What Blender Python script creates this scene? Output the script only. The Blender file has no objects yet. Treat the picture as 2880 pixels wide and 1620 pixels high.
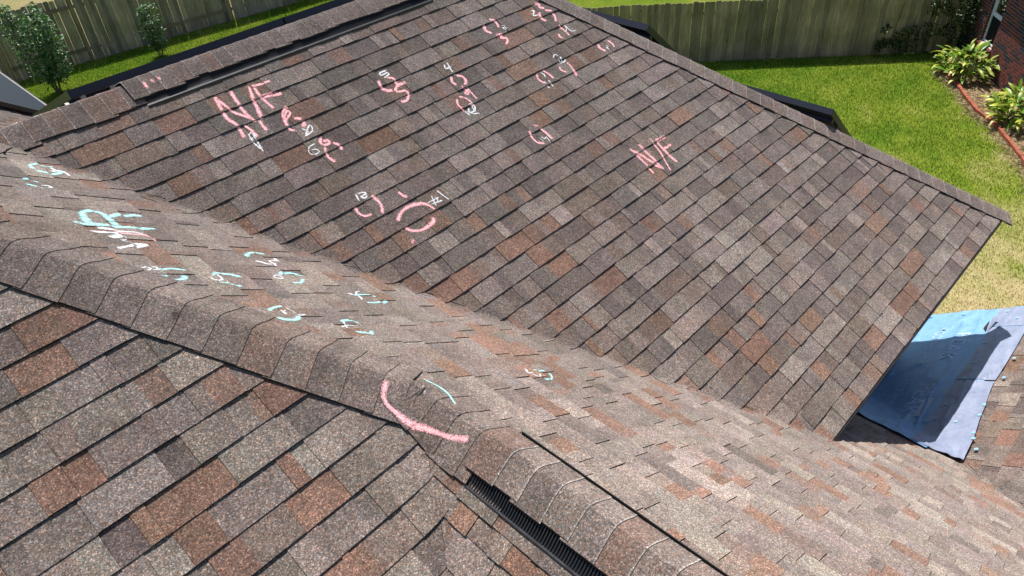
import bpy, math, random
import numpy as np
from mathutils import Vector, Matrix, noise as mnoise
from mathutils.bvhtree import BVHTree

# ------------------------------------------------------------------ camera, sky, sun
scene = bpy.context.scene
COL = scene.collection
CAM = np.array([-0.5952, -4.7951, 1.7957])
cam_d = bpy.data.cameras.new("camera"); cam = bpy.data.objects.new("camera", cam_d); COL.objects.link(cam)
cam.location = CAM; cam.rotation_euler = (0.8898, 0.0572, -0.8091)
cam_d.sensor_width = 36.0; cam_d.lens = 2088.4142/2880*36; cam_d.clip_start = 0.05; cam_d.clip_end = 2000
scene.camera = cam

SUN_DIR = Vector((0.18, 0.38, 1.0)).normalized()
world = bpy.data.worlds.new("World"); scene.world = world; world.use_nodes = True
wn = world.node_tree; bg = wn.nodes["Background"]
sky = wn.nodes.new("ShaderNodeTexSky"); sky.sky_type = 'NISHITA'; sky.sun_disc = False
sky.sun_elevation = math.asin(SUN_DIR.z); sky.sun_rotation = math.atan2(SUN_DIR.x, SUN_DIR.y)
wn.links.new(sky.outputs[0], bg.inputs[0]); bg.inputs[1].default_value = 0.075
sun_d = bpy.data.lights.new("sun", 'SUN'); sun_d.energy = 4.6; sun_d.angle = math.radians(0.5); sun_d.color = (1.0, 0.955, 0.90)
sun = bpy.data.objects.new("sun", sun_d); COL.objects.link(sun)
sun.rotation_euler = SUN_DIR.to_track_quat('Z', 'Y').to_euler(); sun.location = (0, 0, 20)
vs = scene.view_settings; vs.view_transform = 'Standard'; vs.look = 'None'; vs.exposure = 0.72; vs.gamma = 1.0; vs.use_curve_mapping = False

R = random.Random(11); rng = np.random.default_rng(5)
# ------------------------------------------------------------------ the roof's planes (metres; z=0 is the far ridge)
a, b, c, d, g, f = 0.5815, 0.7435, 0.5113, 0.7608, 0.8399, 0.42
xg, x2, yc, s0, EXP, sC, sD = 3.9298, 0.5811, -2.1246, 0.13, 0.143, 0.2664, 0.2381
z2 = -b*x2; Py = yc - b*x2/c
EV = (4.398, -4.616, -3.27); e = 0.735
GZ = -6.0
PLANE = dict(
    A=lambda x, y: a*y, B=lambda x, y: -b*x, C=lambda x, y: c*(y-yc), D=lambda x, y: z2+d*(x-x2),
    E=lambda x, y: EV[2]-e*(y-EV[1]), F=lambda x, y: -f*y, G=lambda x, y: -g*(x-xg),
    H=lambda x, y: -3.2+b*(2.18-x))
def smax(p, q, k): return .5*(p+q+math.sqrt((p-q)**2+k*k))
def smin(p, q, k): return .5*(p+q-math.sqrt((p-q)**2+k*k))
def kv(y): return .026*min(1, max(.06, (y+3.95)/.6))
def surf(sl, x, y):
    """height of a slope with the soft roll of shingles through its valleys"""
    z = PLANE[sl](x, y)
    if sl == 'A': return smax(z, -b*x, kv(y))
    if sl == 'B':
        if y > -3.93 and x < 3.10: z = smax(z, a*y, kv(y))
        if x > 2: z = smax(z, PLANE['E'](x, y), .05)
        return z
    if sl == 'C': return smax(z, PLANE['D'](x, y), .05)
    if sl == 'D': return smax(z, PLANE['C'](x, y), .05)
    if sl == 'E': return smax(z, -b*x, .05)
    return z
GRAD = dict(A=(0, a), B=(-b, 0), C=(0, c), D=(d, 0), E=(0, -e), F=(0, -f), G=(-g, 0), H=(-b, 0))
def nrm(sl):
    v = Vector((-GRAD[sl][0], -GRAD[sl][1], 1)); return v.normalized()

# ------------------------------------------------------------------ helpers
def link(o, parent=None):
    COL.objects.link(o)
    if parent is not None:
        o.parent = parent; o.matrix_parent_inverse = Matrix.Translation(-ORIGIN[parent.name])
    return o
ORIGIN = {}
def worldloc(o): return ORIGIN.get(o.name, Vector((0, 0, 0)))
def thing(name, loc, label, cat, group=None):
    o = bpy.data.objects.new(name, None); COL.objects.link(o); o.location = loc; o.empty_display_size = .1
    ORIGIN[o.name] = Vector(loc); o["label"] = label; o["category"] = cat
    if group: o["group"] = group
    return o
def mesh(name, verts, faces, mats, mi=None, tint=None, smooth=False, fattr=None):
    me = bpy.data.meshes.new(name); me.from_pydata([tuple(v) for v in verts], [], faces)
    for m in (mats if isinstance(mats, (list, tuple)) else [mats]): me.materials.append(m)
    if mi is not None: me.polygons.foreach_set("material_index", mi)
    if tint is not None:
        at = me.color_attributes.new("tint", 'FLOAT_COLOR', 'POINT')
        at.data.foreach_set("color", np.c_[np.asarray(tint, np.float32), np.ones(len(tint), np.float32)].ravel())
    if fattr is not None:
        at = me.attributes.new("edge", 'FLOAT', 'POINT'); at.data.foreach_set("value", np.asarray(fattr, np.float32))
    if smooth: me.polygons.foreach_set("use_smooth", [True]*len(me.polygons))
    me.update(); return me
def part(name, parent, verts, faces, mats, **kw):
    me = mesh(name, verts, faces, mats, **kw); o = bpy.data.objects.new(name, me)
    ORIGIN[o.name] = Vector((0, 0, 0))
    return link(o, parent)
def inst(name, parent, me, mat_world):
    """an object on shared mesh data, placed in world space under its parent"""
    o = bpy.data.objects.new(name, me); COL.objects.link(o)
    if parent is not None:
        o.parent = parent; o.matrix_parent_inverse = Matrix.Translation(-ORIGIN[parent.name])
    o.matrix_basis = mat_world
    return o
class MB:
    def __init__(s): s.v = []; s.f = []; s.mi = []
    def add(s, vs_, fs, m=0):
        n = len(s.v); s.v += [tuple(v) for v in vs_]; s.f += [tuple(i+n for i in q) for q in fs]; s.mi += [m]*len(fs)
    def obox(s, o, ux, uy, uz, m=0):
        o, ux, uy, uz = map(Vector, (o, ux, uy, uz))
        s.add([o, o+ux, o+ux+uy, o+uy, o+uz, o+ux+uz, o+ux+uy+uz, o+uy+uz],
              [(3, 2, 1, 0), (4, 5, 6, 7), (0, 1, 5, 4), (1, 2, 6, 5), (2, 3, 7, 6), (3, 0, 4, 7)], m)
    def box(s, x0, x1, y0, y1, z0, z1, m=0): s.obox((x0, y0, z0), (x1-x0, 0, 0), (0, y1-y0, 0), (0, 0, z1-z0), m)
    def tube(s, pts, r, n=8, m=0, r1=None):
        pts = [Vector(p) for p in pts]; ring = []
        for i, p in enumerate(pts):
            t = (pts[min(i+1, len(pts)-1)]-pts[max(i-1, 0)]).normalized()
            u = t.orthogonal().normalized(); w = t.cross(u)
            rr = r if r1 is None else r+(r1-r)*i/(len(pts)-1)
            ring.append([p+(u*math.cos(2*math.pi*k/n)+w*math.sin(2*math.pi*k/n))*rr for k in range(n)])
        vs_ = [q for rg in ring for q in rg]; fs = []
        for i in range(len(pts)-1):
            for k in range(n): fs.append((i*n+k, i*n+(k+1) % n, (i+1)*n+(k+1) % n, (i+1)*n+k))
        fs.append(tuple(range(n-1, -1, -1))); fs.append(tuple((len(pts)-1)*n+k for k in range(n)))
        s.add(vs_, fs, m)
    def part(s, name, parent, mats, **kw): return part(name, parent, s.v, s.f, mats, mi=s.mi, **kw)

# ------------------------------------------------------------------ materials
def newmat(name):
    m = bpy.data.materials.new(name); m.use_nodes = True; nt = m.node_tree; nt.nodes.clear()
    out = nt.nodes.new("ShaderNodeOutputMaterial"); return m, nt, out
def N(nt, t, **kw):
    n = nt.nodes.new(t)
    for k, v in kw.items():
        if k.startswith('i_'): n.inputs[k[2:].replace('_', ' ')].default_value = v
        else: setattr(n, k, v)
    return n
def L(nt, x, y): nt.links.new(x, y)
def ramp(nt, fac, stops, interp='LINEAR'):
    r = N(nt, "ShaderNodeValToRGB"); r.color_ramp.interpolation = interp
    el = r.color_ramp.elements
    while len(el) < len(stops): el.new(.5)
    for q, (p, col) in zip(el, stops): q.position = p; q.color = (*col, 1) if len(col) == 3 else col
    if fac is not None: L(nt, fac, r.inputs[0])
    return r
def mix(nt, ty, fac, c1, c2):
    m = N(nt, "ShaderNodeMix", data_type='RGBA', blend_type=ty)
    for sock, v in ((m.inputs[0], fac), (m.inputs[6], c1), (m.inputs[7], c2)):
        if hasattr(v, 'node'): L(nt, v, sock)
        elif isinstance(v, (int, float)): sock.default_value = v
        else: sock.default_value = (*v, 1)
    return m.outputs[2]
def noise(nt, co, scale, detail=3, rough=.55):
    n = N(nt, "ShaderNodeTexNoise"); n.inputs['Scale'].default_value = scale; n.inputs['Detail'].default_value = detail; n.inputs['Roughness'].default_value = rough
    L(nt, co, n.inputs['Vector']); return n
def pos(nt): return N(nt, "ShaderNodeNewGeometry").outputs['Position']

def plain(name, col, rough=.6, spec=.4, metal=0, var=0.0, scale=8, bump=0):
    m, nt, out = newmat(name); p = N(nt, "ShaderNodeBsdfPrincipled")
    p.inputs['Roughness'].default_value = rough; p.inputs['Specular IOR Level'].default_value = spec; p.inputs['Metallic'].default_value = metal
    p.inputs['Base Color'].default_value = (*col, 1)
    if var or bump:
        n = noise(nt, pos(nt), scale, 5)
        if var:
            r = ramp(nt, n.outputs[0], [(.3, tuple(q*(1-var) for q in col)), (.7, tuple(min(1, q*(1+var)) for q in col))]); L(nt, r.outputs[0], p.inputs['Base Color'])
        if bump:
            bp = N(nt, "ShaderNodeBump"); bp.inputs['Strength'].default_value = bump; bp.inputs['Distance'].default_value = .01; L(nt, n.outputs[0], bp.inputs['Height']); L(nt, bp.outputs[0], p.inputs['Normal'])
    L(nt, p.outputs[0], out.inputs[0]); return m

def shingle_mat(name, edge=None):
    m, nt, out = newmat(name); P = pos(nt)
    at = N(nt, "ShaderNodeAttribute", attribute_name="tint")
    v1 = N(nt, "ShaderNodeTexVoronoi"); v1.inputs['Scale'].default_value = 260; L(nt, P, v1.inputs['Vector'])
    sep = N(nt, "ShaderNodeSeparateColor"); L(nt, v1.outputs['Color'], sep.inputs[0])
    g1 = ramp(nt, sep.outputs[0], [(0, (.45, .44, .44)), (.35, (.78, .77, .765)), (.7, (1.03, 1.02, 1.01)), (.88, (1.38, 1.36, 1.33)), (1, (2.2, 2.17, 2.1))])
    v2 = N(nt, "ShaderNodeTexVoronoi"); v2.inputs['Scale'].default_value = 105; L(nt, P, v2.inputs['Vector'])
    sep2 = N(nt, "ShaderNodeSeparateColor"); L(nt, v2.outputs['Color'], sep2.inputs[0])
    g2 = ramp(nt, sep2.outputs[0], [(0, (.80, .79, .79)), (.5, (.99, .99, .99)), (1, (1.22, 1.22, 1.22))])
    hue = ramp(nt, sep2.outputs[1], [(0, (1.10, .95, .88)), (.5, (1, 1, 1)), (1, (.94, .99, 1.06))])
    col = mix(nt, 'MULTIPLY', 1.0, at.outputs['Color'], g1.outputs[0]); col = mix(nt, 'MULTIPLY', 1.0, col, g2.outputs[0]); col = mix(nt, 'MULTIPLY', 1.0, col, hue.outputs[0])
    n1 = noise(nt, P, 9, 5, .65); w = ramp(nt, n1.outputs[0], [(.25, (.76, .75, .74)), (.5, (1, 1, 1)), (.75, (1.2, 1.19, 1.17))])
    col = mix(nt, 'MULTIPLY', 1.0, col, w.outputs[0])
    n0 = noise(nt, P, .9, 3); w0 = ramp(nt, n0.outputs[0], [(.3, (.90, .88, .87)), (.7, (1.10, 1.10, 1.09))]); col = mix(nt, 'MULTIPLY', 1.0, col, w0.outputs[0])
    # small dark algae and impact marks
    vs2 = N(nt, "ShaderNodeTexVoronoi"); vs2.inputs['Scale'].default_value = 2.1; L(nt, P, vs2.inputs['Vector'])
    nd = noise(nt, P, 60, 3); md = N(nt, "ShaderNodeMath", operation='MULTIPLY_ADD'); L(nt, nd.outputs[0], md.inputs[0]); md.inputs[1].default_value = .07; L(nt, vs2.outputs['Distance'], md.inputs[2])
    sp = ramp(nt, md.outputs[0], [(.062, (.35, .33, .30)), (.085, (1, 1, 1))]); col = mix(nt, 'MULTIPLY', .85, col, sp.outputs[0])
    bp = N(nt, "ShaderNodeBump"); bp.inputs['Strength'].default_value = .55; bp.inputs['Distance'].default_value = .004
    L(nt, sep.outputs[1], bp.inputs['Height'])
    p = N(nt, "ShaderNodeBsdfPrincipled"); L(nt, col, p.inputs['Base Color']); L(nt, bp.outputs[0], p.inputs['Normal'])
    p.inputs['Roughness'].default_value = .8; p.inputs['Specular IOR Level'].default_value = .06
    if 'Diffuse Roughness' in p.inputs: p.inputs['Diffuse Roughness'].default_value = 1.0
    p.inputs['Sheen Weight'].default_value = SHEEN; p.inputs['Sheen Roughness'].default_value = .45; p.inputs['Sheen Tint'].default_value = (1, .93, .86, 1)
    L(nt, p.outputs[0], out.inputs[0]); return m
SHEEN = .15
M_SH = shingle_mat("granule_shingle")
M_EDGE = plain("asphalt_edge", (.022, .020, .021), .8, .2)
M_WORN = plain("worn_cap_edge", (.42, .39, .37), .9, .1, var=.35, scale=60)
M_DECK = plain("roof_felt", (.03, .028, .027), .9, .1)

def chalk_mat(name, col):
    m, nt, out = newmat(name); P = pos(nt)
    n = N(nt, "ShaderNodeTexVoronoi"); n.inputs['Scale'].default_value = 330; L(nt, P, n.inputs['Vector'])
    sep = N(nt, "ShaderNodeSeparateColor"); L(nt, n.outputs['Color'], sep.inputs[0])
    n2 = noise(nt, P, 55, 3)
    at = N(nt, "ShaderNodeAttribute", attribute_name="edge")
    s1 = N(nt, "ShaderNodeMath", operation='ADD'); L(nt, sep.outputs[0], s1.inputs[0]); L(nt, n2.outputs[0], s1.inputs[1])
    s2 = N(nt, "ShaderNodeMath", operation='MULTIPLY_ADD'); L(nt, at.outputs['Fac'], s2.inputs[0]); s2.inputs[1].default_value = .85; L(nt, s1.outputs[0], s2.inputs[2])
    al = N(nt, "ShaderNodeMapRange"); al.inputs[1].default_value = .95; al.inputs[2].default_value = 1.85; al.inputs[3].default_value = .92; al.inputs[4].default_value = 0; L(nt, s2.outputs[0], al.inputs[0])
    df = N(nt, "ShaderNodeBsdfDiffuse"); df.inputs[0].default_value = (*col, 1)
    tr = N(nt, "ShaderNodeBsdfTransparent"); mx = N(nt, "ShaderNodeMixShader"); L(nt, al.outputs[0], mx.inputs[0]); L(nt, tr.outputs[0], mx.inputs[1]); L(nt, df.outputs[0], mx.inputs[2])
    L(nt, mx.outputs[0], out.inputs[0]); return m
CHALK = dict(pink=chalk_mat("pink_chalk", (.96, .47, .50)), white=chalk_mat("white_chalk", (.78, .80, .83)), cyan=chalk_mat("cyan_chalk", (.42, .80, .80)))
M_VENT = plain("black_vent_plastic", (.018, .018, .020), .42, .5)
M_VRAIL = plain("dusty_vent_rail", (.045, .045, .05), .5, .4, var=.4, scale=30)

# ------------------------------------------------------------------ house
house = thing("house", (3, 0, GZ), "brown and grey asphalt shingled house roof covered in pink, white and blue chalk marks", "house")
slopes = {}
def poly_slope(key, pts):
    zf = PLANE[key]; n = len(pts)
    v = [(x, y, zf(x, y)-.02) for x, y in pts]+[(x, y, zf(x, y)-.10) for x, y in pts]
    fcs = [tuple(range(n)), tuple(range(2*n-1, n-1, -1))]+[(i+n, (i+1) % n+n, (i+1) % n, i) for i in range(n)]
    slopes[key] = part("roof_slope", house, v, fcs, M_DECK)
pk = 2.1246/(b/f+b/c); PK = (-pk, -b*pk/f)
xvD = lambda y: x2+(c*(y-yc)-z2)/d               # valley C/D
xvE = lambda y: -(PLANE['E'](0, y))/b            # valley B/E
SA = s0+31*EXP
ca, sa = 1/math.hypot(1, a), a/math.hypot(1, a)
yeA = -SA*ca
poly_slope('A', [(0, 0), (-a*yeA/b, yeA), (xg-a*yeA/g, yeA), (xg, 0)])
poly_slope('B', [PK, (x2, Py), (x2, -7.5), (xvE(-7.5), -7.5), (xvE(-3.55), -3.55), (a*3.55/b, -3.55), (0, 0)])
poly_slope('C', [PK, (-5, PK[1]), (-5, -8), (xvD(-8), -8), (x2, Py)])
poly_slope('D', [(x2, Py), (xvD(-8), -8), (x2, -8)])
poly_slope('E', [(xvE(-7.5), -7.5), (6.95, -7.5), (6.95, -3.55), (xvE(-3.55), -3.55)])
poly_slope('F', [(0, 0), (xg, 0), (xg+f*5/g, 5), (-5, 5), (-5, PK[1]), PK])
xeG = xg-a*yeA/g
poly_slope('G', [(xg, 0), (xeG, yeA), (xeG, (xeG-xg)*g/f), ])
poly_slope('H', [(2.16, 6.5), (2.16, 13.5), (-2, 13.5), (-2, 6.5)])

# shingle colours (granule blends)
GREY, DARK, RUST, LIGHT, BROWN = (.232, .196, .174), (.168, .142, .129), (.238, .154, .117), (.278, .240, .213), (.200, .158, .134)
BLEND = dict(A=(.36, .28, .12, .09, .15), B=(.50, .06, .17, .23, .04), C=(.46, .05, .27, .18, .04), D=(.46, .07, .25, .16, .06))   # tabs seen on each slope, plus its light or shade put into the mix
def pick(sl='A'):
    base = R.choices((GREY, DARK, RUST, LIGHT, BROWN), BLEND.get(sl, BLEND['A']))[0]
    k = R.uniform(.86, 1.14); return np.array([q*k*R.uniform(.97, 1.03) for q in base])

ROWS = dict(   # slope: (position from along-course u and down-slope s, left u bound, right u bound, first s, last s)
    A=(lambda u, s: (u, -s*ca), lambda s: s*sa/b-.045, lambda s: xg+s*sa/g-.07, s0-EXP, SA),
    C=(lambda u, s: (u, yc-s/math.hypot(1, c)), lambda s: -4.2,
       lambda s: (lambda y: -c*(y-yc)/b-.115 if y > Py else xvD(y)+.03)(yc-s/math.hypot(1, c)), sC-9*EXP, sC+40*EXP),
    D=(lambda u, s: (x2-s/math.hypot(1, d), u), lambda s: -7.6, lambda s: yc+(z2-d*s/math.hypot(1, d))/c+.005, sD-.09-EXP, sD-.0524+20*EXP),
    E=(lambda u, s: (u, -7.4+s/math.hypot(1, e)), lambda s: max(1.0, xvE(-7.4+s/math.hypot(1, e))+.0), lambda s: 6.97, 0, 34*EXP),
    F=(lambda u, s: (u, s/math.hypot(1, f)), lambda s: -4.2, lambda s: xg+f*s/math.hypot(1, f)/g, .1, .1+38*EXP),
    G=(lambda u, s: (xg+s/math.hypot(1, g), u), lambda s: -s/math.hypot(1, g)*g/a, lambda s: s/math.hypot(1, g)*g/f, .1, .1+24*EXP),
    H=(lambda u, s: (-1.9+s/math.hypot(1, b), u), lambda s: 6.5, lambda s: 13.5, 0, 35.5*EXP))
cb = 1/math.hypot(1, b)
def Bx(s): return x2+s*cb
def Bleft(s):
    x = Bx(s)
    lo = yc-b*x/c+.09 if x < x2 else -7.4
    if x > 1.6: lo = max(lo, EV[1]+(EV[2]+b*x)/e-.02)
    return lo
def Bright(s):
    x = Bx(s)
    if x <= 0: return b*x/f-.07
    y = -b*x/a
    return y+.02 if y > -3.56 else -3.56
ROWS['B'] = (lambda u, s: (Bx(s), u), Bleft, Bright, -8*EXP, 41*EXP)

camR = cam.rotation_euler.to_matrix(); camRt = np.array(camR.transposed())
def project(p):
    v = camRt@(np.asarray(p)-CAM)
    if v[2] > -.1: return None
    return (1440+2088.4*v[0]/-v[2], 810-2088.4*v[1]/-v[2], -v[2])

def tab_geo(sl, u0, u1, sa_, sb_, tooth, jit, c1, c2, split, curl, fine):
    P_, lf, rt, _, _ = ROWS[sl]; n = nrm(sl)
    st = sa_-.02
    if sl == 'B' and sa_ > -.001: st = max(st, .001)
    if sl == 'B' and sb_ < .001: sb_ -= .004; jit = min(jit, 0)
    if sl == 'A': st = max(st, .03)
    ny = 4 if fine else (4 if (u0 < lf(st) or u0 < lf(sb_) or u1 > rt(st) or u1 > rt(sb_)) else 1)
    ts = [q/6 for q in range(7)] if fine else ([0, split-.012, split+.012, 1] if split < 1 else [0, 1]); nx = len(ts)-1
    V, T, F_, MI = [], [], [], []; wid = 0
    for j in range(ny+1):
        s = st+(sb_+jit-st)*j/ny
        l = max(u0, lf(s)); r = min(u1, rt(s)); wid = max(wid, r-l)
        if r < l: l = r = lf(s) if u1 <= lf(s) else rt(s)
        fr = j/ny
        for i in range(nx+1):
            t = ts[i]; u = u0+(u1-u0)*t if not fine and l <= u0 and r >= u1 else l+(r-l)*t; x, y = P_(u, s)
            if sl in 'ABCDE': z = surf(sl, x, y)
            else: z = PLANE[sl](x, y)
            h = .003+.0105*fr+(.0040 if tooth else 0)+curl*fr*(t-.5)
            V.append((x+n.x*h, y+n.y*h, z+n.z*h))
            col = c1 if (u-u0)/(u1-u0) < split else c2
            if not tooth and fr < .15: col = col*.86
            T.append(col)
    if wid < .006: return None
    w = nx+1
    for j in range(ny):
        for i in range(nx): F_.append((j*w+i, (j+1)*w+i, (j+1)*w+i+1, j*w+i+1)); MI.append(0)
    per = [j*w for j in range(ny+1)]+[ny*w+i for i in range(1, w)]+[j*w+nx for j in range(ny-1, -1, -1)]
    k0 = len(V)
    for q in per:
        x, y, z = V[q]; dn = .021 if fine else .0185
        V.append((x-n.x*dn, y-n.y*dn, z-n.z*dn)); T.append(T[q]*.3)
    for q in range(len(per)-1): F_.append((per[q], k0+q, k0+q+1, per[q+1])); MI.append(1)
    return V, F_, MI, T, wid

alltabs = []
for sl in 'ABCDEFGH':
    P_, lf, rt, sA, sB = ROWS[sl]
    ns = int(round((sB-sA)/EXP)); sgn = 1
    ref = {'A': s0, 'C': sC, 'D': sD+.0906}.get(sl, None)
    for k in range(ns):
        t0 = sA+k*EXP; t1 = t0+EXP
        if sl == 'D':
            edges = [sD-.143, sD, sD+.0906]+[sD+.0906+EXP*q for q in range(1, 25)]; t0, t1 = edges[k], edges[k+1]
        ulo = min(lf(t0), lf(t1)); uhi = max(rt(t0), rt(t1))
        if uhi-ulo < .01: continue
        u = ulo-R.uniform(0, .3); tooth = R.random() < .5; left_in_strip = 0
        while u < uhi:
            wv = R.choice((.06, .10, .135, .165, .19, .22, .26, .30))*R.uniform(.9, 1.1)
            if sl in 'FGH': wv *= 2
            if left_in_strip <= 0: left_in_strip = R.randint(4, 6); jit0 = R.gauss(0, .0013)
            left_in_strip -= 1
            if u+wv > ulo:
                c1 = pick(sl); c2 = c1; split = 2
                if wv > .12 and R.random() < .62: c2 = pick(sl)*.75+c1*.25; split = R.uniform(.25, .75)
                xm, ym = P_(u+wv/2, (t0+t1)/2)
                fine = False
                sm = t1
                if sl == 'A' and u < lf(sm)+.30: fine = True
                if sl == 'B' and (u+wv > rt(sm)-.22 or u < lf(sm)+.15) and xm > 0: fine = True
                if sl == 'C' and ym < Py+.2 and u+wv > rt(sm)-.2: fine = True
                if sl == 'D' and u+wv > rt(sm)-.2: fine = True
                if sl == 'E' and u < lf(sm)+.2: fine = True
                gap = .0007
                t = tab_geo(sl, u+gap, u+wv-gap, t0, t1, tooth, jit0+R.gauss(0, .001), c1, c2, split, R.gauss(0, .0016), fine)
                if t:
                    zc = surf(sl, xm, ym) if sl in 'ABCDE' else PLANE[sl](xm, ym)
                    pj = project((xm, ym, zc)); sc_ = 0
                    if pj and -20 < pj[0] < 2900 and -20 < pj[1] < 1640 and sl in 'ABCD':
                        vd = Vector(CAM)-Vector((xm, ym, zc)); sc_ = abs(vd.normalized().dot(nrm(sl)))*t[4]*EXP/vd.length_squared
                    alltabs.append((sc_, sl, t))
            u += wv; tooth = not tooth
alltabs.sort(key=lambda q: -q[0])
NSINGLE = 300
BV, BF = [], []
for sc_, sl, (V, F_, MI, T, w_) in alltabs:
    n0 = len(BV); BV += V; BF += [tuple(i+n0 for i in q) for q in F_]
for sc_, sl, (V, F_, MI, T, w_) in alltabs[:NSINGLE]:
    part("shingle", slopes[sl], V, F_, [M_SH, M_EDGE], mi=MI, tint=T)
V2, F2, MI2, T2 = [], [], [], []
for sc_, sl, (V, F_, MI, T, w_) in alltabs[NSINGLE:]:
    n0 = len(V2); V2 += V; F2 += [tuple(i+n0 for i in q) for q in F_]; MI2 += MI; T2 += T
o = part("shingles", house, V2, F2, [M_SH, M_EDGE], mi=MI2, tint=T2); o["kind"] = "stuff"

# ------------------------------------------------------------------ ridge and hip caps
def caps(name, p0, p1, k1, k2, wL, wR, h, k, upto, step=EXP, edge=None, ov=.03, rev=False, rag=.006, hfun=None):
    """cap shingles bent over the line p0-p1; each one's exposed butt looks to p1 (or p0 if rev)"""
    p0, p1 = Vector((*p0, 0)), Vector((*p1, 0)); t = (p1-p0); Lp = t.length; t.normalize(); q = Vector((-t.y, t.x, 0))
    n = int(Lp/step)+1; m = 10
    for i in range(n):
        l0, l1 = i*step, min((i+1)*step, Lp)
        if l1-l0 < .02: continue
        if rev: l1, l0 = l0, l1
        sgn = 1 if l1 > l0 else -1
        V, F_, MI, T = [], [], [], []
        col = pick()*.5+np.array((.185, .150, .135))*.5; c2 = pick()*.4+col*.6
        js, jr = R.gauss(0, rag), R.gauss(0, rag); sk = R.gauss(0, .004)
        for j in range(4):
            fr = (0, .5, .945, 1.0)[j]; l = (l0-sgn*ov)+(l1-l0+sgn*ov)*fr
            for s_ in range(m+1):
                w = -(wR+jr)+(wL+js+wR+jr)*s_/m
                P_ = p0+t*(l+sk*s_/m*2)+q*w
                H_ = hfun((p0+t*l0).x, (p0+t*l0).y) if hfun else h
                z = smin(PLANE[k1](P_.x, P_.y), max(PLANE[k2](P_.x, P_.y), PLANE['C'](P_.x, P_.y) if k2 == 'D' else -99), k)+H_+.020*max(0, 1-abs(w)/.10)*min(1, k/.06)+.0055*fr-.002
                V.append((P_.x, P_.y, z)); T.append(np.array((.40, .375, .35)) if (fr == 1 and edge) else (col if fr < .75 else c2)*(1 if 1 < s_ < m-1 else .97))
        for j in range(3):
            for s_ in range(m):
                q4 = (j*(m+1)+s_, j*(m+1)+s_+1, (j+1)*(m+1)+s_+1, (j+1)*(m+1)+s_)
                F_.append(q4 if sgn < 0 else q4[::-1]); MI.append(0)
        per = [j*(m+1) for j in range(4)]+[3*(m+1)+s_ for s_ in range(1, m+1)]+[j*(m+1)+m for j in (2, 1, 0)]
        k0 = len(V)
        for v in per: x, y, z = V[v]; V.append((x, y, z-(.006 if 3 <= per.index(v) <= 3+m else .012))); T.append(T[v]*.55)
        for v in range(len(per)-1):
            F_.append((per[v], k0+v, k0+v+1, per[v+1])); MI.append((2 if edge else 0) if 3 <= v < 3+m else 1)
        n0 = len(BV); BV.extend(V); BF.extend([tuple(q_+n0 for q_ in ff) for ff in F_])
        part(name, house, V, F_, [M_SH, M_EDGE, M_WORN], mi=MI, tint=T, smooth=False)
VX0, VX1 = .86, 3.20
caps("ridge_cap", (-.02, 0), (VX0-.02, 0), 'A', 'F', .14, .150, .030, .03, 0, step=.112, edge=True, rev=True)
caps("ridge_cap", (VX0-.05, 0), (VX1+.0, 0), 'A', 'F', .135, .130, .058, .06, 0, step=.100, edge=True, rev=True, rag=.004)
caps("ridge_cap", (VX1+.01, 0), (xg+.05, 0), 'A', 'F', .14, .14, .030, .03, 0, step=.112, edge=True, rev=True)
caps("hip_cap", PK, (0.0, 0.0), 'B', 'F', .15, .15, .028, .03, 0, rev=False)
caps("hip_cap", PK, (x2-.02, Py+.02*1.45), 'B', 'C', .165, .176, .040, .085, 0, step=.128, edge=False, rev=False, rag=.003)
caps("ridge_cap", (x2, Py+.02), (x2, -3.40), 'B', 'D', .160, .160, .044, .085, 0, step=.128, edge=False)
caps("ridge_cap", (x2, -3.39), (x2, -7.4), 'B', 'D', .132, .118, .064, .085, 0, step=.118, edge=True, rev=False, rag=.003)
hx, hy = xeG+.015, yeA-.015
caps("hip_cap", (xg-.05, .05*g/a), (hx, hy), 'A', 'G', .125, .150, .028, .03, 0, step=.125, edge=True, rev=False, rag=.003)

# ------------------------------------------------------------------ ridge vents
def fin_mesh(q0, q1, dz0, dz1, th=.0045):
    mb = MB(); mb.add([(-th/2, q0, dz0), (th/2, q0, dz0), (th/2, q1, dz1), (-th/2, q1, dz1), (-th/2, q0, dz0-.022), (th/2, q0, dz0-.022), (th/2, q1, dz1-.010), (-th/2, q1, dz1-.010)],
        [(0, 1, 2, 3), (7, 6, 5, 4), (0, 4, 5, 1), (1, 5, 6, 2), (2, 6, 7, 3), (3, 7, 4, 0)])
    return mb
def rail_box(mb, base, along, out, l, k, q, zoff, w_, h_, m):
    s_ = Vector(base)+Vector(out)*q; z = PLANE[k](s_.x, s_.y); mb.obox((s_.x, s_.y, z+zoff), Vector(along)*l, Vector(out)*w_+Vector((0, 0, GRADOUT[k]*w_)), (0, 0, h_), m)
GRADOUT = dict(A=-a, B=-b, D=-d, F=-f)
# ridge vent under the caps of the far ridge
mb = MB(); Lv = VX1-VX0
for k_, out in (('A', (0, -1, 0)), ('F', (0, 1, 0))):
    rail_box(mb, (VX0, 0, 0), (1, 0, 0), out, Lv, k_, .100, .012, .074, .007, 0)
    rail_box(mb, (VX0, 0, 0), (1, 0, 0), out, Lv, k_, .168, .0195, .006, .011, 1)
    rail_box(mb, (VX0, 0, 0), (1, 0, 0), out, Lv, k_, .085, .0195, .010, .030, 0)
vent = mb.part("ridge_vent", house, [M_VENT, M_VRAIL])
mb = MB(); fm = fin_mesh(-.108, -.166, .042, .021, .0045)
x = VX0+.008
while x < VX1: mb.add([(v[0]+x, v[1], v[2]+a*v[1]) for v in fm.v], fm.f); x += .0125
o = mb.part("vent_fins", vent, [M_VENT]); o["kind"] = "stuff"
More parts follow.
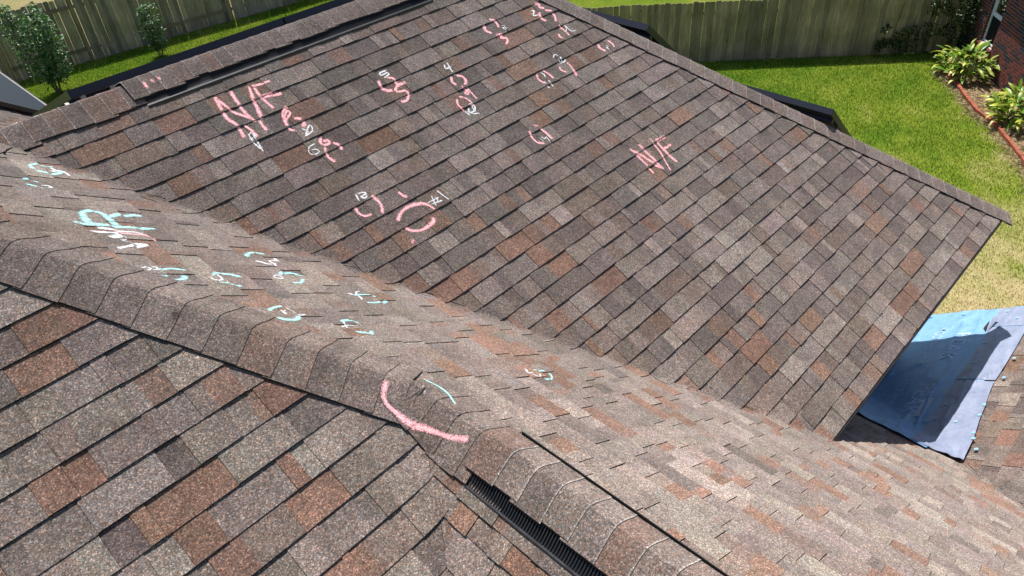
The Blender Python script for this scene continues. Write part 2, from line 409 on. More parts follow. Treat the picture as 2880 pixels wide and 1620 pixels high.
# ridge vent on the near ridge
mb = MB(); VY0, VY1 = -3.395, -5.6
for k_, out in (('D', (-1, 0, 0)), ('B', (1, 0, 0))):
    rail_box(mb, (x2, VY1, 0), (0, 1, 0), out, VY0-VY1, k_, .095, .012, .066, .007, 0)
    rail_box(mb, (x2, VY1, 0), (0, 1, 0), out, VY0-VY1, k_, .156, .0195, .006, .012 if k_ == 'D' else .030, 1 if k_ == 'D' else 0)
    rail_box(mb, (x2, VY1, 0), (0, 1, 0), out, VY0-VY1, k_, .070, .0195, .010, .022, 0)
vent2 = mb.part("ridge_vent", house, [M_VENT, M_VRAIL])
fm = fin_mesh(.100, .155, .043, .023, .0048)
fme = mesh("vent_fin", [(-v[1], v[0], v[2]-d*v[1]) for v in fm.v], [tuple(reversed(q)) for q in fm.f], M_VENT)
y = VY0-.006
while y > -4.85: inst("vent_fin", vent2, fme, Matrix.Translation((x2, y, z2))); y -= .0125

# drip edge, soffit and walls under the roof
M_DRIP = plain("drip_edge_metal", (.16, .14, .125), .6, .3)
M_WALL = plain("house_siding", (.36, .30, .24), .8, .2, var=.12, scale=3)
mb = MB(); xv = -a*yeA/b
mb.obox((xv, yeA-.012, a*yeA-.034), (xeG-xv+.02, 0, 0), (0, .010, 0), (0, 0, .028)); mb.obox((xeG+.018, yeA-.02, a*yeA-.035), (.012, 0, 0), (0, 8.0, 0), (0, 0, .030))
mb.part("drip_edge", house, [M_DRIP])
mb = MB(); mb.box(2.2, 6.2, -3.50, 5.0, GZ, -2.42); mb.box(-4, 3.6, -6.8, -1.2, GZ, -3.0); mb.box(1.2, 6.75, -7.0, -3.58, GZ, -4.25); mb.box(-1.5, 1.8, 6.6, 13.3, GZ, -3.35)
mb.add([(6.70, -7, -4.25), (6.70, -3.6, -4.25), (6.70, -7, PLANE['E'](0, -7)-.1)], [(0, 1, 2), (2, 1, 0)])
mb.add([(3.0, yeA, a*yeA-.12), (xeG, yeA, a*yeA-.12), (xeG, -3.5, a*yeA-.12), (3.0, -3.5, a*yeA-.12)], [(0, 1, 2, 3)])
mb.part("wall", house, [M_WALL])

# ------------------------------------------------------------------ chalk marks
bvh = BVHTree.FromPolygons([Vector(v) for v in BV], BF)
def drop(x, y, top=3.0):
    h = bvh.ray_cast(Vector((x, y, top)), Vector((0, 0, -1)))
    return h[0].z if h[0] is not None else None
def ribbon(lines, w, name, col, parent):
    V, F_, ED = [], [], []
    for ln in lines:
        pts = []
        for i in range(len(ln)-1):      # Catmull-Rom through the points
            p = [np.array(ln[max(0, min(len(ln)-1, i+o_))]) for o_ in (-1, 0, 1, 2)]
            n = max(2, int(np.linalg.norm(p[2]-p[1])/.012))
            for k in range(n):
                t = k/n; pts.append(.5*((2*p[1])+(-p[0]+p[2])*t+(2*p[0]-5*p[1]+4*p[2]-p[3])*t*t+(-p[0]+3*p[1]-3*p[2]+p[3])*t**3))
        pts.append(np.array(ln[-1])); n0 = len(V); m = len(pts); ww = w*R.uniform(.9, 1.1)
        for i, p in enumerate(pts):
            t = pts[min(i+1, m-1)]-pts[max(i-1, 0)]; t = t/(np.linalg.norm(t)+1e-9); q = np.array([-t[1], t[0]])
            wi = ww*(.75+.45*mnoise.noise((p[0]*9, p[1]*9, 3.1)))*(1 if 0 < i < m-1 else .6)
            for s_ in (-.8, -.4, 0, .4, .8):
                xy = p+q*s_*wi; z = drop(xy[0], xy[1])
                if z is None: z = surf('A', *xy)+.012
                V.append((xy[0], xy[1], z+.0022)); ED.append(min(1, abs(s_)/.8)**1.5 if 0 < i < m-1 else 1)
            if i:
                for k in range(4):
                    a0 = n0+(i-1)*5+k; F_.append((a0, a0+1, a0+6, a0+5))
    me_ok = [q for q in F_ if max(V[v][2] for v in q)-min(V[v][2] for v in q) < .03]
    return part(name, parent, V, me_ok, CHALK[col], fattr=ED)
MARKS = [('pink',0.02,'R',[[(0.926,-0.049),(0.919,-0.077),(0.925,-0.1)],[(0.97,-0.047),(0.977,-0.076)],[(1.013,-0.05),(1.019,-0.078)]]),('pink',0.024,'A',[[(1.243,-0.254),(1.22,-0.354),(1.213,-0.424),(1.233,-0.485),(1.218,-0.566)],[(1.246,-0.281),(1.269,-0.376),(1.316,-0.439),(1.352,-0.492)],[(1.356,-0.249),(1.341,-0.344),(1.336,-0.427),(1.35,-0.501)],[(1.481,-0.265),(1.441,-0.367),(1.414,-0.451),(1.394,-0.495)],[(1.505,-0.286),(1.496,-0.347),(1.503,-0.426),(1.511,-0.473)],[(1.496,-0.271),(1.548,-0.282),(1.627,-0.291)],[(1.505,-0.368),(1.574,-0.376),(1.634,-0.391)],[(1.274,-0.493),(1.286,-0.54),(1.285,-0.602)],[(1.377,-0.498),(1.369,-0.557),(1.372,-0.585)]]),('white',0.009,'A',[[(1.256,-0.547),(1.246,-0.615),(1.256,-0.681)],[(1.28,-0.548),(1.27,-0.615),(1.254,-0.695)],[(1.247,-0.559),(1.284,-0.555),(1.277,-0.588),(1.237,-0.59)]]),('pink',0.02,'A',[[(1.599,-0.485),(1.54,-0.513),(1.527,-0.56),(1.582,-0.537),(1.576,-0.512),(1.529,-0.545),(1.508,-0.589),(1.504,-0.625),(1.528,-0.652)],[(1.574,-0.577),(1.609,-0.603),(1.609,-0.635),(1.577,-0.648)]]),('white',0.008,'A',[[(1.571,-0.655),(1.592,-0.692),(1.555,-0.712),(1.622,-0.7),(1.632,-0.657),(1.558,-0.708)]]),('white',0.008,'A',[[(1.572,-0.778),(1.519,-0.785),(1.498,-0.822),(1.525,-0.845),(1.556,-0.839),(1.55,-0.815),(1.518,-0.805)]]),('pink',0.02,'A',[[(1.648,-0.75),(1.611,-0.78),(1.617,-0.81),(1.657,-0.813),(1.662,-0.788),(1.626,-0.787)],[(1.608,-0.827),(1.582,-0.888),(1.601,-0.939)],[(1.676,-0.816),(1.7,-0.849),(1.697,-0.89)]]),('white',0.01,'A',[[(2.411,-0.518),(2.351,-0.517),(2.34,-0.536),(2.399,-0.537),(2.396,-0.554),(2.346,-0.563)]]),('pink',0.022,'A',[[(2.292,-0.569),(2.27,-0.613),(2.293,-0.652),(2.332,-0.663)],[(2.363,-0.57),(2.399,-0.591),(2.397,-0.632),(2.382,-0.661)],[(2.465,-0.651),(2.394,-0.648),(2.345,-0.674),(2.363,-0.694),(2.411,-0.708),(2.401,-0.745),(2.352,-0.771),(2.312,-0.761)]]),('white',0.01,'A',[[(2.843,-0.648),(2.822,-0.682),(2.873,-0.685)],[(2.876,-0.642),(2.851,-0.707),(2.849,-0.749)]]),('pink',0.018,'A',[[(2.812,-0.746),(2.782,-0.789),(2.793,-0.824)],[(2.854,-0.751),(2.892,-0.773),(2.89,-0.816),(2.845,-0.852)],[(2.813,-0.845),(2.837,-0.88),(2.821,-0.909),(2.802,-0.895),(2.837,-0.88)],[(2.855,-0.863),(2.849,-0.921),(2.847,-0.975)]]),('pink',0.018,'A',[[(2.707,-0.908),(2.674,-0.954),(2.682,-1.011)],[(2.734,-0.902),(2.776,-0.932),(2.783,-0.978),(2.767,-1.001)]]),('white',0.01,'A',[[(2.686,-1.001),(2.693,-1.052)],[(2.743,-0.984),(2.789,-0.992),(2.764,-1.029),(2.71,-1.029),(2.735,-0.992)],[(2.7,-1.013),(2.733,-1.052),(2.775,-1.064)],[(2.766,-0.994),(2.756,-1.05)]]),('white',0.011,'A',[[(3.926,-0.532),(3.96,-0.538),(3.91,-0.575),(3.961,-0.587)]]),('pink',0.022,'A',[[(4.011,-0.493),(4.058,-0.502),(4.035,-0.537),(4.071,-0.557)],[(3.99,-0.57),(3.956,-0.614),(3.974,-0.662)],[(4.048,-0.577),(4.101,-0.604),(4.09,-0.656),(4.047,-0.697)]]),('pink',0.02,'A',[[(4.044,-0.731),(4.057,-0.792),(4.052,-0.846)],[(3.977,-0.789),(3.954,-0.822),(3.98,-0.843)]]),('white',0.009,'A',[[(4.103,-0.746),(4.074,-0.792),(4.034,-0.79)],[(4.103,-0.753),(4.104,-0.817),(4.157,-0.83)]]),('pink',0.02,'A',[[(3.428,-0.491),(3.398,-0.533),(3.426,-0.577)],[(3.506,-0.466),(3.545,-0.501),(3.525,-0.554)],[(3.437,-0.608),(3.495,-0.61),(3.464,-0.631),(3.507,-0.648),(3.487,-0.68),(3.451,-0.693)]]),('white',0.01,'A',[[(3.557,-0.546),(3.579,-0.568),(3.547,-0.569),(3.579,-0.589),(3.547,-0.59)]]),('pink',0.02,'A',[[(4.241,-0.997),(4.218,-1.03),(4.242,-1.082)],[(4.355,-1.006),(4.362,-1.051),(4.344,-1.087)]]),('white',0.011,'A',[[(4.289,-1.03),(4.302,-1.056),(4.272,-1.058),(4.29,-1.08)]]),('white',0.01,'A',[[(3.73,-0.944),(3.767,-0.926),(3.785,-0.953)],[(3.747,-0.971),(3.759,-1.016)],[(3.796,-0.957),(3.775,-1.003),(3.818,-0.994),(3.802,-1.014)]]),('pink',0.018,'A',[[(3.716,-1.019),(3.7,-1.052),(3.728,-1.09)],[(3.808,-1.016),(3.809,-1.064),(3.784,-1.147)]]),('pink',0.018,'A',[[(3.472,-0.997),(3.447,-1.038),(3.465,-1.098)],[(3.545,-0.994),(3.567,-1.036),(3.569,-1.089)]]),('white',0.01,'A',[[(3.469,-1.074),(3.466,-1.137)],[(3.511,-1.078),(3.508,-1.142)],[(3.508,-0.999),(3.525,-1.025),(3.51,-1.052)]]),('pink',0.02,'A',[[(3.009,-1.333),(2.984,-1.382),(2.986,-1.431),(3.03,-1.463)],[(3.074,-1.314),(3.109,-1.342)],[(3.104,-1.353),(3.116,-1.407),(3.114,-1.467)]]),('white',0.009,'A',[[(3.036,-1.406),(3.038,-1.449)],[(3.064,-1.401),(3.061,-1.429),(3.103,-1.425)],[(3.093,-1.42),(3.086,-1.472)]]),('pink',0.02,'A',[[(3.642,-1.789),(3.65,-1.88),(3.648,-1.96),(3.644,-2.026)],[(3.643,-1.814),(3.681,-1.87),(3.704,-1.944),(3.754,-2.036)],[(3.742,-1.798),(3.745,-1.913),(3.748,-2.002),(3.754,-2.043)],[(3.881,-1.805),(3.862,-1.918),(3.812,-2.033),(3.792,-2.08)],[(3.925,-1.832),(3.906,-1.939),(3.914,-2.057)],[(3.909,-1.844),(4.025,-1.859)],[(3.911,-1.922),(4.009,-1.93)]]),('white',0.009,'A',[[(1.556,-1.165),(1.541,-1.218)],[(1.564,-1.168),(1.602,-1.173),(1.618,-1.191),(1.57,-1.197),(1.596,-1.215),(1.612,-1.203)]]),('pink',0.022,'A',[[(1.494,-1.234),(1.484,-1.269),(1.501,-1.309),(1.55,-1.319)],[(1.638,-1.216),(1.649,-1.263),(1.64,-1.309),(1.608,-1.349)]]),('pink',0.022,'A',[[(1.661,-1.427),(1.718,-1.391),(1.796,-1.379),(1.87,-1.397),(1.914,-1.435),(1.925,-1.483)],[(1.675,-1.471),(1.693,-1.51),(1.745,-1.538),(1.81,-1.542),(1.863,-1.534),(1.875,-1.504)]]),('pink',0.016,'A',[[(1.808,-1.266),(1.818,-1.308),(1.832,-1.336)],[(1.663,-1.56),(1.63,-1.587)]]),('white',0.008,'A',[[(1.981,-1.39),(1.954,-1.466)],[(2.001,-1.406),(1.987,-1.462)],[(1.916,-1.421),(2.018,-1.425)],[(1.933,-1.44),(2.024,-1.455)],[(2.041,-1.378),(2.053,-1.438),(2.064,-1.475)]]),('cyan',0.022,'B',[[(0.085,-0.519),(0.103,-0.543),(0.139,-0.537),(0.178,-0.501),(0.204,-0.457)],[(0.08,-0.501),(0.078,-0.45),(0.102,-0.415),(0.144,-0.389),(0.191,-0.391)]]),('white',0.015,'B',[[(0.172,-0.405),(0.176,-0.456),(0.155,-0.48),(0.201,-0.445),(0.215,-0.472),(0.218,-0.523)]]),('cyan',0.02,'B',[[(-0.028,-0.747),(0.001,-0.726),(0.038,-0.734)],[(-0.028,-0.808),(-0.013,-0.831),(0.027,-0.837)]]),('white',0.012,'B',[[(0.03,-0.787),(0.06,-0.773),(0.067,-0.803),(0.045,-0.804)]]),('cyan',0.03,'B',[[(0.058,-1.247),(0.068,-1.188),(0.101,-1.133),(0.133,-1.116),(0.159,-1.139),(0.159,-1.213),(0.165,-1.295)],[(0.06,-1.24),(0.048,-1.305),(0.065,-1.331)],[(0.175,-1.181),(0.22,-1.131),(0.292,-1.081),(0.339,-1.082)],[(-0.012,-1.335),(0.021,-1.341),(0.07,-1.335),(0.138,-1.325),(0.212,-1.308),(0.32,-1.277)]]),('white',0.028,'B',[[(0.02,-1.426),(0.053,-1.439),(0.101,-1.429),(0.125,-1.464),(0.068,-1.499)],[(0.06,-1.368),(0.105,-1.376),(0.152,-1.383),(0.207,-1.382),(0.226,-1.414)],[(0.107,-1.515),(0.132,-1.538),(0.183,-1.535),(0.129,-1.583),(0.049,-1.64)]]),('pink',0.022,'B',[[(0.019,-1.419),(0.036,-1.425)],[(0.113,-1.401),(0.143,-1.41),(0.197,-1.41),(0.236,-1.416),(0.251,-1.45)]]),('cyan',0.022,'B',[[(0.747,-1.462),(0.718,-1.447),(0.67,-1.464),(0.631,-1.509),(0.622,-1.536)]]),('white',0.016,'B',[[(0.631,-1.588),(0.658,-1.603),(0.676,-1.628),(0.709,-1.624),(0.727,-1.594),(0.715,-1.561),(0.772,-1.53),(0.767,-1.557),(0.772,-1.498)]]),('cyan',0.02,'B',[[(0.109,-1.866),(0.164,-1.835),(0.224,-1.848)],[(0.097,-1.934),(0.123,-1.942)],[(0.132,-1.953),(0.167,-1.952),(0.189,-1.91),(0.175,-1.906)]]),('white',0.01,'B',[[(0.059,-1.851),(0.077,-1.838),(0.089,-1.857),(0.067,-1.878)],[(0.095,-1.84),(0.116,-1.834),(0.109,-1.866),(0.091,-1.863)]]),('cyan',0.018,'B',[[(0.319,-1.864),(0.338,-1.838),(0.385,-1.83),(0.417,-1.843),(0.441,-1.869)],[(0.309,-1.942),(0.331,-1.957),(0.347,-1.959)],[(0.341,-1.975),(0.371,-1.973),(0.394,-1.968)]]),('white',0.01,'B',[[(0.297,-1.885),(0.302,-1.919),(0.336,-1.916),(0.342,-1.852)],[(0.31,-1.876),(0.332,-1.85)]]),('cyan',0.02,'B',[[(0.667,-1.76),(0.694,-1.73),(0.74,-1.711),(0.768,-1.727),(0.778,-1.766)],[(0.672,-1.861),(0.692,-1.874),(0.723,-1.849),(0.767,-1.798)]]),('white',0.01,'B',[[(0.626,-1.777),(0.621,-1.812),(0.645,-1.823),(0.661,-1.796),(0.655,-1.764),(0.626,-1.777)]]),('cyan',0.018,'B',[[(0.938,-1.959),(0.986,-1.955),(1.029,-1.953),(1.077,-1.956)],[(0.956,-2.047),(0.999,-2.051),(1.063,-2.035),(1.103,-2.005)]]),('white',0.011,'B',[[(1.014,-1.908),(0.987,-1.914),(0.969,-1.941),(0.961,-2.0),(0.943,-1.998),(0.929,-1.972),(0.905,-1.959)]]),('cyan',0.02,'B',[[(0.37,-2.238),(0.395,-2.212),(0.435,-2.192),(0.456,-2.188)],[(0.37,-2.307),(0.383,-2.328),(0.415,-2.338),(0.445,-2.33),(0.468,-2.3)]]),('white',0.012,'B',[[(0.427,-2.226),(0.422,-2.282)],[(0.435,-2.23),(0.447,-2.242)],[(0.465,-2.202),(0.472,-2.239),(0.478,-2.271),(0.518,-2.266)],[(0.463,-2.197),(0.469,-2.23),(0.473,-2.29)]]),('cyan',0.02,'B',[[(0.642,-2.334),(0.676,-2.316),(0.732,-2.332)],[(0.649,-2.426),(0.679,-2.445),(0.712,-2.45),(0.739,-2.419)]]),('white',0.011,'B',[[(0.61,-2.379),(0.66,-2.361),(0.686,-2.373)],[(0.652,-2.333),(0.635,-2.391)]]),('white',0.012,'B',[[(1.338,-2.833),(1.309,-2.876),(1.346,-2.878)],[(1.322,-2.891),(1.348,-2.922),(1.377,-2.895)]]),('cyan',0.016,'B',[[(1.368,-2.857),(1.454,-2.861)],[(1.46,-2.885),(1.433,-2.928),(1.384,-2.954),(1.354,-2.944)]]),('pink',0.026,'H',[[(0.494,-2.88),(0.466,-2.9),(0.438,-2.926),(0.426,-2.963),(0.434,-3.006),(0.438,-3.046),(0.453,-3.082),(0.478,-3.115),(0.491,-3.164),(0.502,-3.216),(0.52,-3.275),(0.536,-3.312)]]),('cyan',0.01,'B',[[(0.639,-2.92),(0.65,-2.956),(0.661,-3.009),(0.651,-3.071),(0.623,-3.144)]])]
for col, w, sl, lines in MARKS:
    ribbon(lines, w, "chalk_mark", col, {'A': slopes['A'], 'B': slopes['B']}.get(sl, house))

# ------------------------------------------------------------------ solar panels behind the ridges
M_FRAME = plain("black_anodised_frame", (.012, .014, .022), .32, .5)
M_CELL = plain("solar_cell_glass", (.010, .013, .028), .42, .25)
M_LINE = plain("cell_busbar", (.55, .57, .6), .4, .5)
M_ALU = plain("bare_aluminium", (.55, .52, .46), .45, .5, metal=.8)
def panel(label, org, ux, uy, lu, lv, grid=False, hf=.055, feet=((.2, .05), (.8, .05)), group="black solar panels on the far slopes"):
    """org: near lower corner of the top face; ux, uy: unit directions along the near edge and away from it"""
    org, ux, uy = Vector(org), Vector(ux).normalized(), Vector(uy).normalized(); n = ux.cross(uy).normalized()
    if n.z < 0: n = -n
    t = thing("solar_panel", org, label, "solar panel", group); fw = .03
    mb = MB(); mb.obox(org+ux*fw+uy*fw-n*.008, ux*(lu-2*fw), uy*(lv-2*fw), n*.006); gl = mb.part("glass", t, [M_CELL])
    for o_, w_, l_ in ((org, ux*lu, uy*fw), (org+uy*(lv-fw), ux*lu, uy*fw), (org+uy*fw, ux*fw, uy*(lv-2*fw)), (org+ux*(lu-fw)+uy*fw, ux*fw, uy*(lv-2*fw))):
        mb = MB(); mb.obox(o_-n*hf, w_, l_, n*hf); mb.part("frame_rail", t, [M_FRAME])
    if grid:
        mb = MB(); k = .05
        while k < lu: mb.obox(org+ux*k-n*.002, ux*.016, uy*lv, n*.0012); k += .158
        k = .05
        while k < lv: mb.obox(org+uy*k-n*.002, ux*lu, uy*.014, n*.0016); k += .158
        mb.part("cell_grid", t, [M_LINE]).parent = t
        mb = MB(); mb.obox(org+ux*(lu-.012)-n*.001, ux*.014, uy*lv, n*.004); mb.part("frame_trim", t, [M_LINE])
    for fu, fv in feet:
        mb = MB(); p = org+ux*lu*fu+uy*(lv*fv); mb.obox(p-n*.155, ux*.03, uy*.05, n*.10); mb.obox(p-n*.156-ux*.02, ux*.07, uy*.09, n*.008); mb.part("mounting_foot", t, [M_ALU])
    mb = MB(); mb.obox(org+uy*.10-n*.095, ux*lu, uy*.04, n*.038); mb.part("mounting_rail", t, [M_FRAME])
    return t
cf = 1/math.hypot(1, f); nF = nrm('F'); cg = 1/math.hypot(1, g); nG = nrm('G')
def onF(x, y): return Vector((x, y, -f*y))+nF*.132
def onG(x, y): return Vector((x, y, PLANE['G'](x, y)))+nG*.15
panel("black solar panel behind the far ridge, its corner beside the white conduit", onF(.63, .49), (1, 0, 0), (0, cf, -f*cf), 1.64, 1.55, feet=((.04, .02), (.16, .02), (.8, .02)))
panel("black solar panel behind the far ridge, right of the seam with its neighbour", onF(2.285, .49), (1, 0, 0), (0, cf, -f*cf), 1.64, 1.55)
panel("black solar panel past the sloping hip, in front of the board fence", onG(4.74, -1.085), (0, 1, 0), (cg, 0, -g*cg), 1.9, 1.0)
panel("long black solar panel low on the far hip slope, its corner against the green lawn", onG(5.59, -2.515), (0, 1, 0), (cg, 0, -g*cg), 2.6, 1.0, feet=((.012, .42), (.6, .05)))
ch = 1/math.hypot(1, b)
panel("solar panel with a pale cell grid at the left picture edge", Vector((1.05, 7.75, PLANE['H'](1.05, 7.75)))+nrm('H')*.13, (ch, 0, -b*ch), (0, 1, 0), 1.16, 3.3, grid=True, group=None)

M_PIPE = plain("white_pvc", (.72, .72, .70), .45, .4)
cp = thing("conduit_pipe", (-.3, .17, -.03), "white plastic conduit pipe lying along the back of the ridge at the left edge", "pipe")
mb = MB(); mb.tube([(-.8, .10, .0), (.12, .165, -.048), (.53, .16, -.046)], .0165, 10); mb.part("pipe_tube", cp, [M_PIPE], smooth=True)
mb = MB(); mb.box(.505, .525, .138, .182, -.075, -.024); mb.part("pipe_clamp", cp, [M_ALU])

# ------------------------------------------------------------------ underlayment on the dead valley
def sheet_mat(name, col, col2, rough=.38):
    m, nt, out = newmat(name); P = pos(nt); p = N(nt, "ShaderNodeBsdfPrincipled")
    n = noise(nt, P, 7, 6, .7); r = ramp(nt, n.outputs[0], [(.3, col), (.7, col2)]); L(nt, r.outputs[0], p.inputs['Base Color'])
    p.inputs['Roughness'].default_value = rough; p.inputs['Specular IOR Level'].default_value = .45
    n2 = noise(nt, P, 26, 5, .6); n3 = noise(nt, P, 900, 2)
    ad = N(nt, "ShaderNodeMath", operation='MULTIPLY_ADD'); L(nt, n3.outputs[0], ad.inputs[0]); ad.inputs[1].default_value = .12; L(nt, n2.outputs[0], ad.inputs[2])
    bp = N(nt, "ShaderNodeBump"); bp.inputs['Strength'].default_value = .5; bp.inputs['Distance'].default_value = .012; L(nt, ad.outputs[0], bp.inputs['Height']); L(nt, bp.outputs[0], p.inputs['Normal'])
    L(nt, p.outputs[0], out.inputs[0]); return m
M_UND = sheet_mat("blue_underlayment", (.13, .29, .52), (.22, .40, .60)); M_UND2 = sheet_mat("grey_underlayment", (.19, .225, .33), (.29, .325, .43), .42)
M_PRINT = plain("pale_print", (.40, .55, .75), .5, .4); M_NAIL = plain("blue_cap_nail", (.28, .50, .62), .35, .5)
def zE(x, y): return smax(PLANE['E'](x, y), -b*x, .06)
def wr(x, y): q = x*1.3+.25*mnoise.noise((x*2, y*2, 9.3)); w_ = y*3.2+.5*mnoise.noise((x*1.5, y*3, 2.2)); return .014*mnoise.noise((q*1.6, w_*1.6, 1.7))+.020*max(0, 1-abs(mnoise.noise((q*2.2+w_*.9, w_*.5, 4.2)))*6)*(.5+.5*mnoise.noise((x, y*2, 6)))+.013*max(0, 1-abs(mnoise.noise((q*.8-w_*.7, w_*1.9, 7.7)))*5)+.004*mnoise.noise((x*11, y*15, 8.1))
def zs(x, y, h=.022): return zE(x, y)+h+max(0, wr(x, y))+.012
def sheet(name, parent, corners, nu, nv, mat_, h, edge=.012):
    (ax, ay), (bx, by), (cx_, cy_), (dx, dy) = corners; V, F_ = [], []
    for j in range(nv+1):
        for i in range(nu+1):
            s_, t = i/nu, j/nv
            x = (1-t)*((1-s_)*ax+s_*bx)+t*((1-s_)*dx+s_*cx_); y = (1-t)*((1-s_)*ay+s_*by)+t*((1-s_)*dy+s_*cy_)
            k = edge*mnoise.noise((x*3, y*3, h*90)) if (i in (0, nu) or j in (0, nv)) else 0
            V.append((x+k, y+k, zs(x+k, y+k, h)))
    w = nu+1
    for j in range(nv):
        for i in range(nu): F_.append((j*w+i, j*w+i+1, (j+1)*w+i+1, (j+1)*w+i))
    per = [i for i in range(w)]+[j*w+nu for j in range(1, nv+1)]+[nv*w+i for i in range(nu-1, -1, -1)]+[j*w for j in range(nv-1, 0, -1)]
    k0 = len(V); V += [(V[q][0], V[q][1], V[q][2]-.006) for q in per]; n = len(per)
    for q in range(n): F_.append((per[q], k0+q, k0+(q+1) % n, per[(q+1) % n]))
    return part(name, parent, V, F_, mat_, smooth=False)
ul = thing("underlayment", (5.6, -4.1, -3.7), "wrinkled blue roofing underlayment sheet with printed lettering pinned over the low valley", "roofing sheet")
sheet("base_sheet", ul, [(4.31, -4.36), (6.98, -4.52), (7.0, -3.52), (4.30, -3.56)], 90, 44, M_UND, .020)
sheet("overlap_sheet", ul, [(4.40, -4.625), (5.58, -4.515), (5.61, -4.235), (4.33, -4.22)], 44, 14, M_UND2, .026)
sheet("overlap_sheet", ul, [(5.60, -4.515), (6.55, -4.515), (6.585, -4.23), (5.63, -4.235)], 34, 12, M_UND2, .027)
sheet("overlap_sheet", ul, [(6.57, -4.515), (6.95, -4.42), (6.99, -4.20), (6.60, -4.225)], 16, 12, M_UND2, .026)
mb = MB(); z0 = lambda x, y: zs(x, y, .03)
mb.add([(6.50, -4.225, z0(6.50, -4.225)), (6.60, -4.20, z0(6.6, -4.2)), (6.69, -4.25, z0(6.69, -4.25)+.05), (6.71, -4.205, z0(6.71, -4.205)+.075)], [(0, 1, 2), (1, 3, 2)], 0)
mb.add([(6.50, -4.215, z0(6.50, -4.215)), (6.58, -4.175, z0(6.58, -4.175)), (6.72, -4.185, z0(6.72, -4.185)+.012)], [(0, 2, 1)], 1)
mb.part("torn_flap", ul, [M_UND2, M_DECK])
nailm = MB(); nailm.tube([(0, 0, -.003), (0, 0, .002)], 0.016, 12); nailm.tube([(0, 0, .002), (0, 0, .005)], .009, 10)
nme = mesh("cap_nail", nailm.v, nailm.f, M_NAIL); nE = nrm('E')
for (x, y) in [(6.93, -3.64), (6.9, -3.93), (6.89, -4.28), (6.73, -4.39), (6.57, -4.29), (6.29, -4.26), (5.92, -4.27), (5.64, -4.29), (5.22, -4.27), (5.96, -4.55), (5.63, -4.56), (5.2, -4.54), (5.05, -4.55), (4.95, -4.42), (4.79, -4.58), (4.7, -4.60), (4.57, -4.655), (6.34, -4.56), (5.85, -3.64), (6.6, -3.85), (6.35, -4.03)]:
    q = nE.to_track_quat('Z', 'Y'); inst("cap_nail", ul, nme, Matrix.Translation((x, y, zs(x, y, .030)+.002)) @ q.to_matrix().to_4x4())
def lettering(txt, p0, p1, size, parent, shear=0.0):
    """printed words running from p0 to p1 on the sheet"""
    cu = bpy.data.curves.new("print", 'FONT'); cu.body = txt; cu.size = 1; cu.extrude = 0; cu.resolution_u = 3
    ob = bpy.data.objects.new("print", cu); COL.objects.link(ob); dg = bpy.context.evaluated_depsgraph_get()
    me0 = bpy.data.meshes.new_from_object(ob.evaluated_get(dg)); bpy.data.objects.remove(ob)
    co = np.array([v.co for v in me0.vertices]); fs = [tuple(p_.vertices) for p_ in me0.polygons]
    x0, x1 = co[:, 0].min(), co[:, 0].max(); p0, p1 = np.array(p0), np.array(p1); dv = p1-p0; ln = np.linalg.norm(dv); dv = dv/ln; pv = np.array([-dv[1], dv[0]])
    V = []
    for v in co:
        t = (v[0]-x0)/(x1-x0)*ln; xy = p0+dv*t+pv*v[1]*size; V.append((xy[0], xy[1], zs(xy[0], xy[1], .020)+.0035))
    part("printed_lettering", parent, V, fs, M_PRINT)
lettering("ROOF PROTECTOR", (5.66, -3.80), (4.98, -3.78), .115, ul)
lettering("PEAK", (5.56, -3.99), (5.06, -3.97), .17, ul)
lettering("ROOF PROTECTOR", (6.62, -3.80), (5.92, -3.78), .115, ul)
lettering("PEAK", (6.50, -3.99), (5.98, -3.98), .17, ul)
mb = MB()
for k in range(11):
    x = 5.32-.028*k; mb.add([(x, -4.09, zs(x, -4.09, .02)+.004), (x-.014, -4.09, zs(x-.014, -4.09, .02)+.004), (x-.014, -4.16, zs(x-.014, -4.16, .02)+.004), (x, -4.16, zs(x, -4.16, .02)+.004)], [(0, 1, 2, 3)])
mb.part("printed_lettering", ul, [plain("white_print", (.75, .8, .85), .5, .3)])

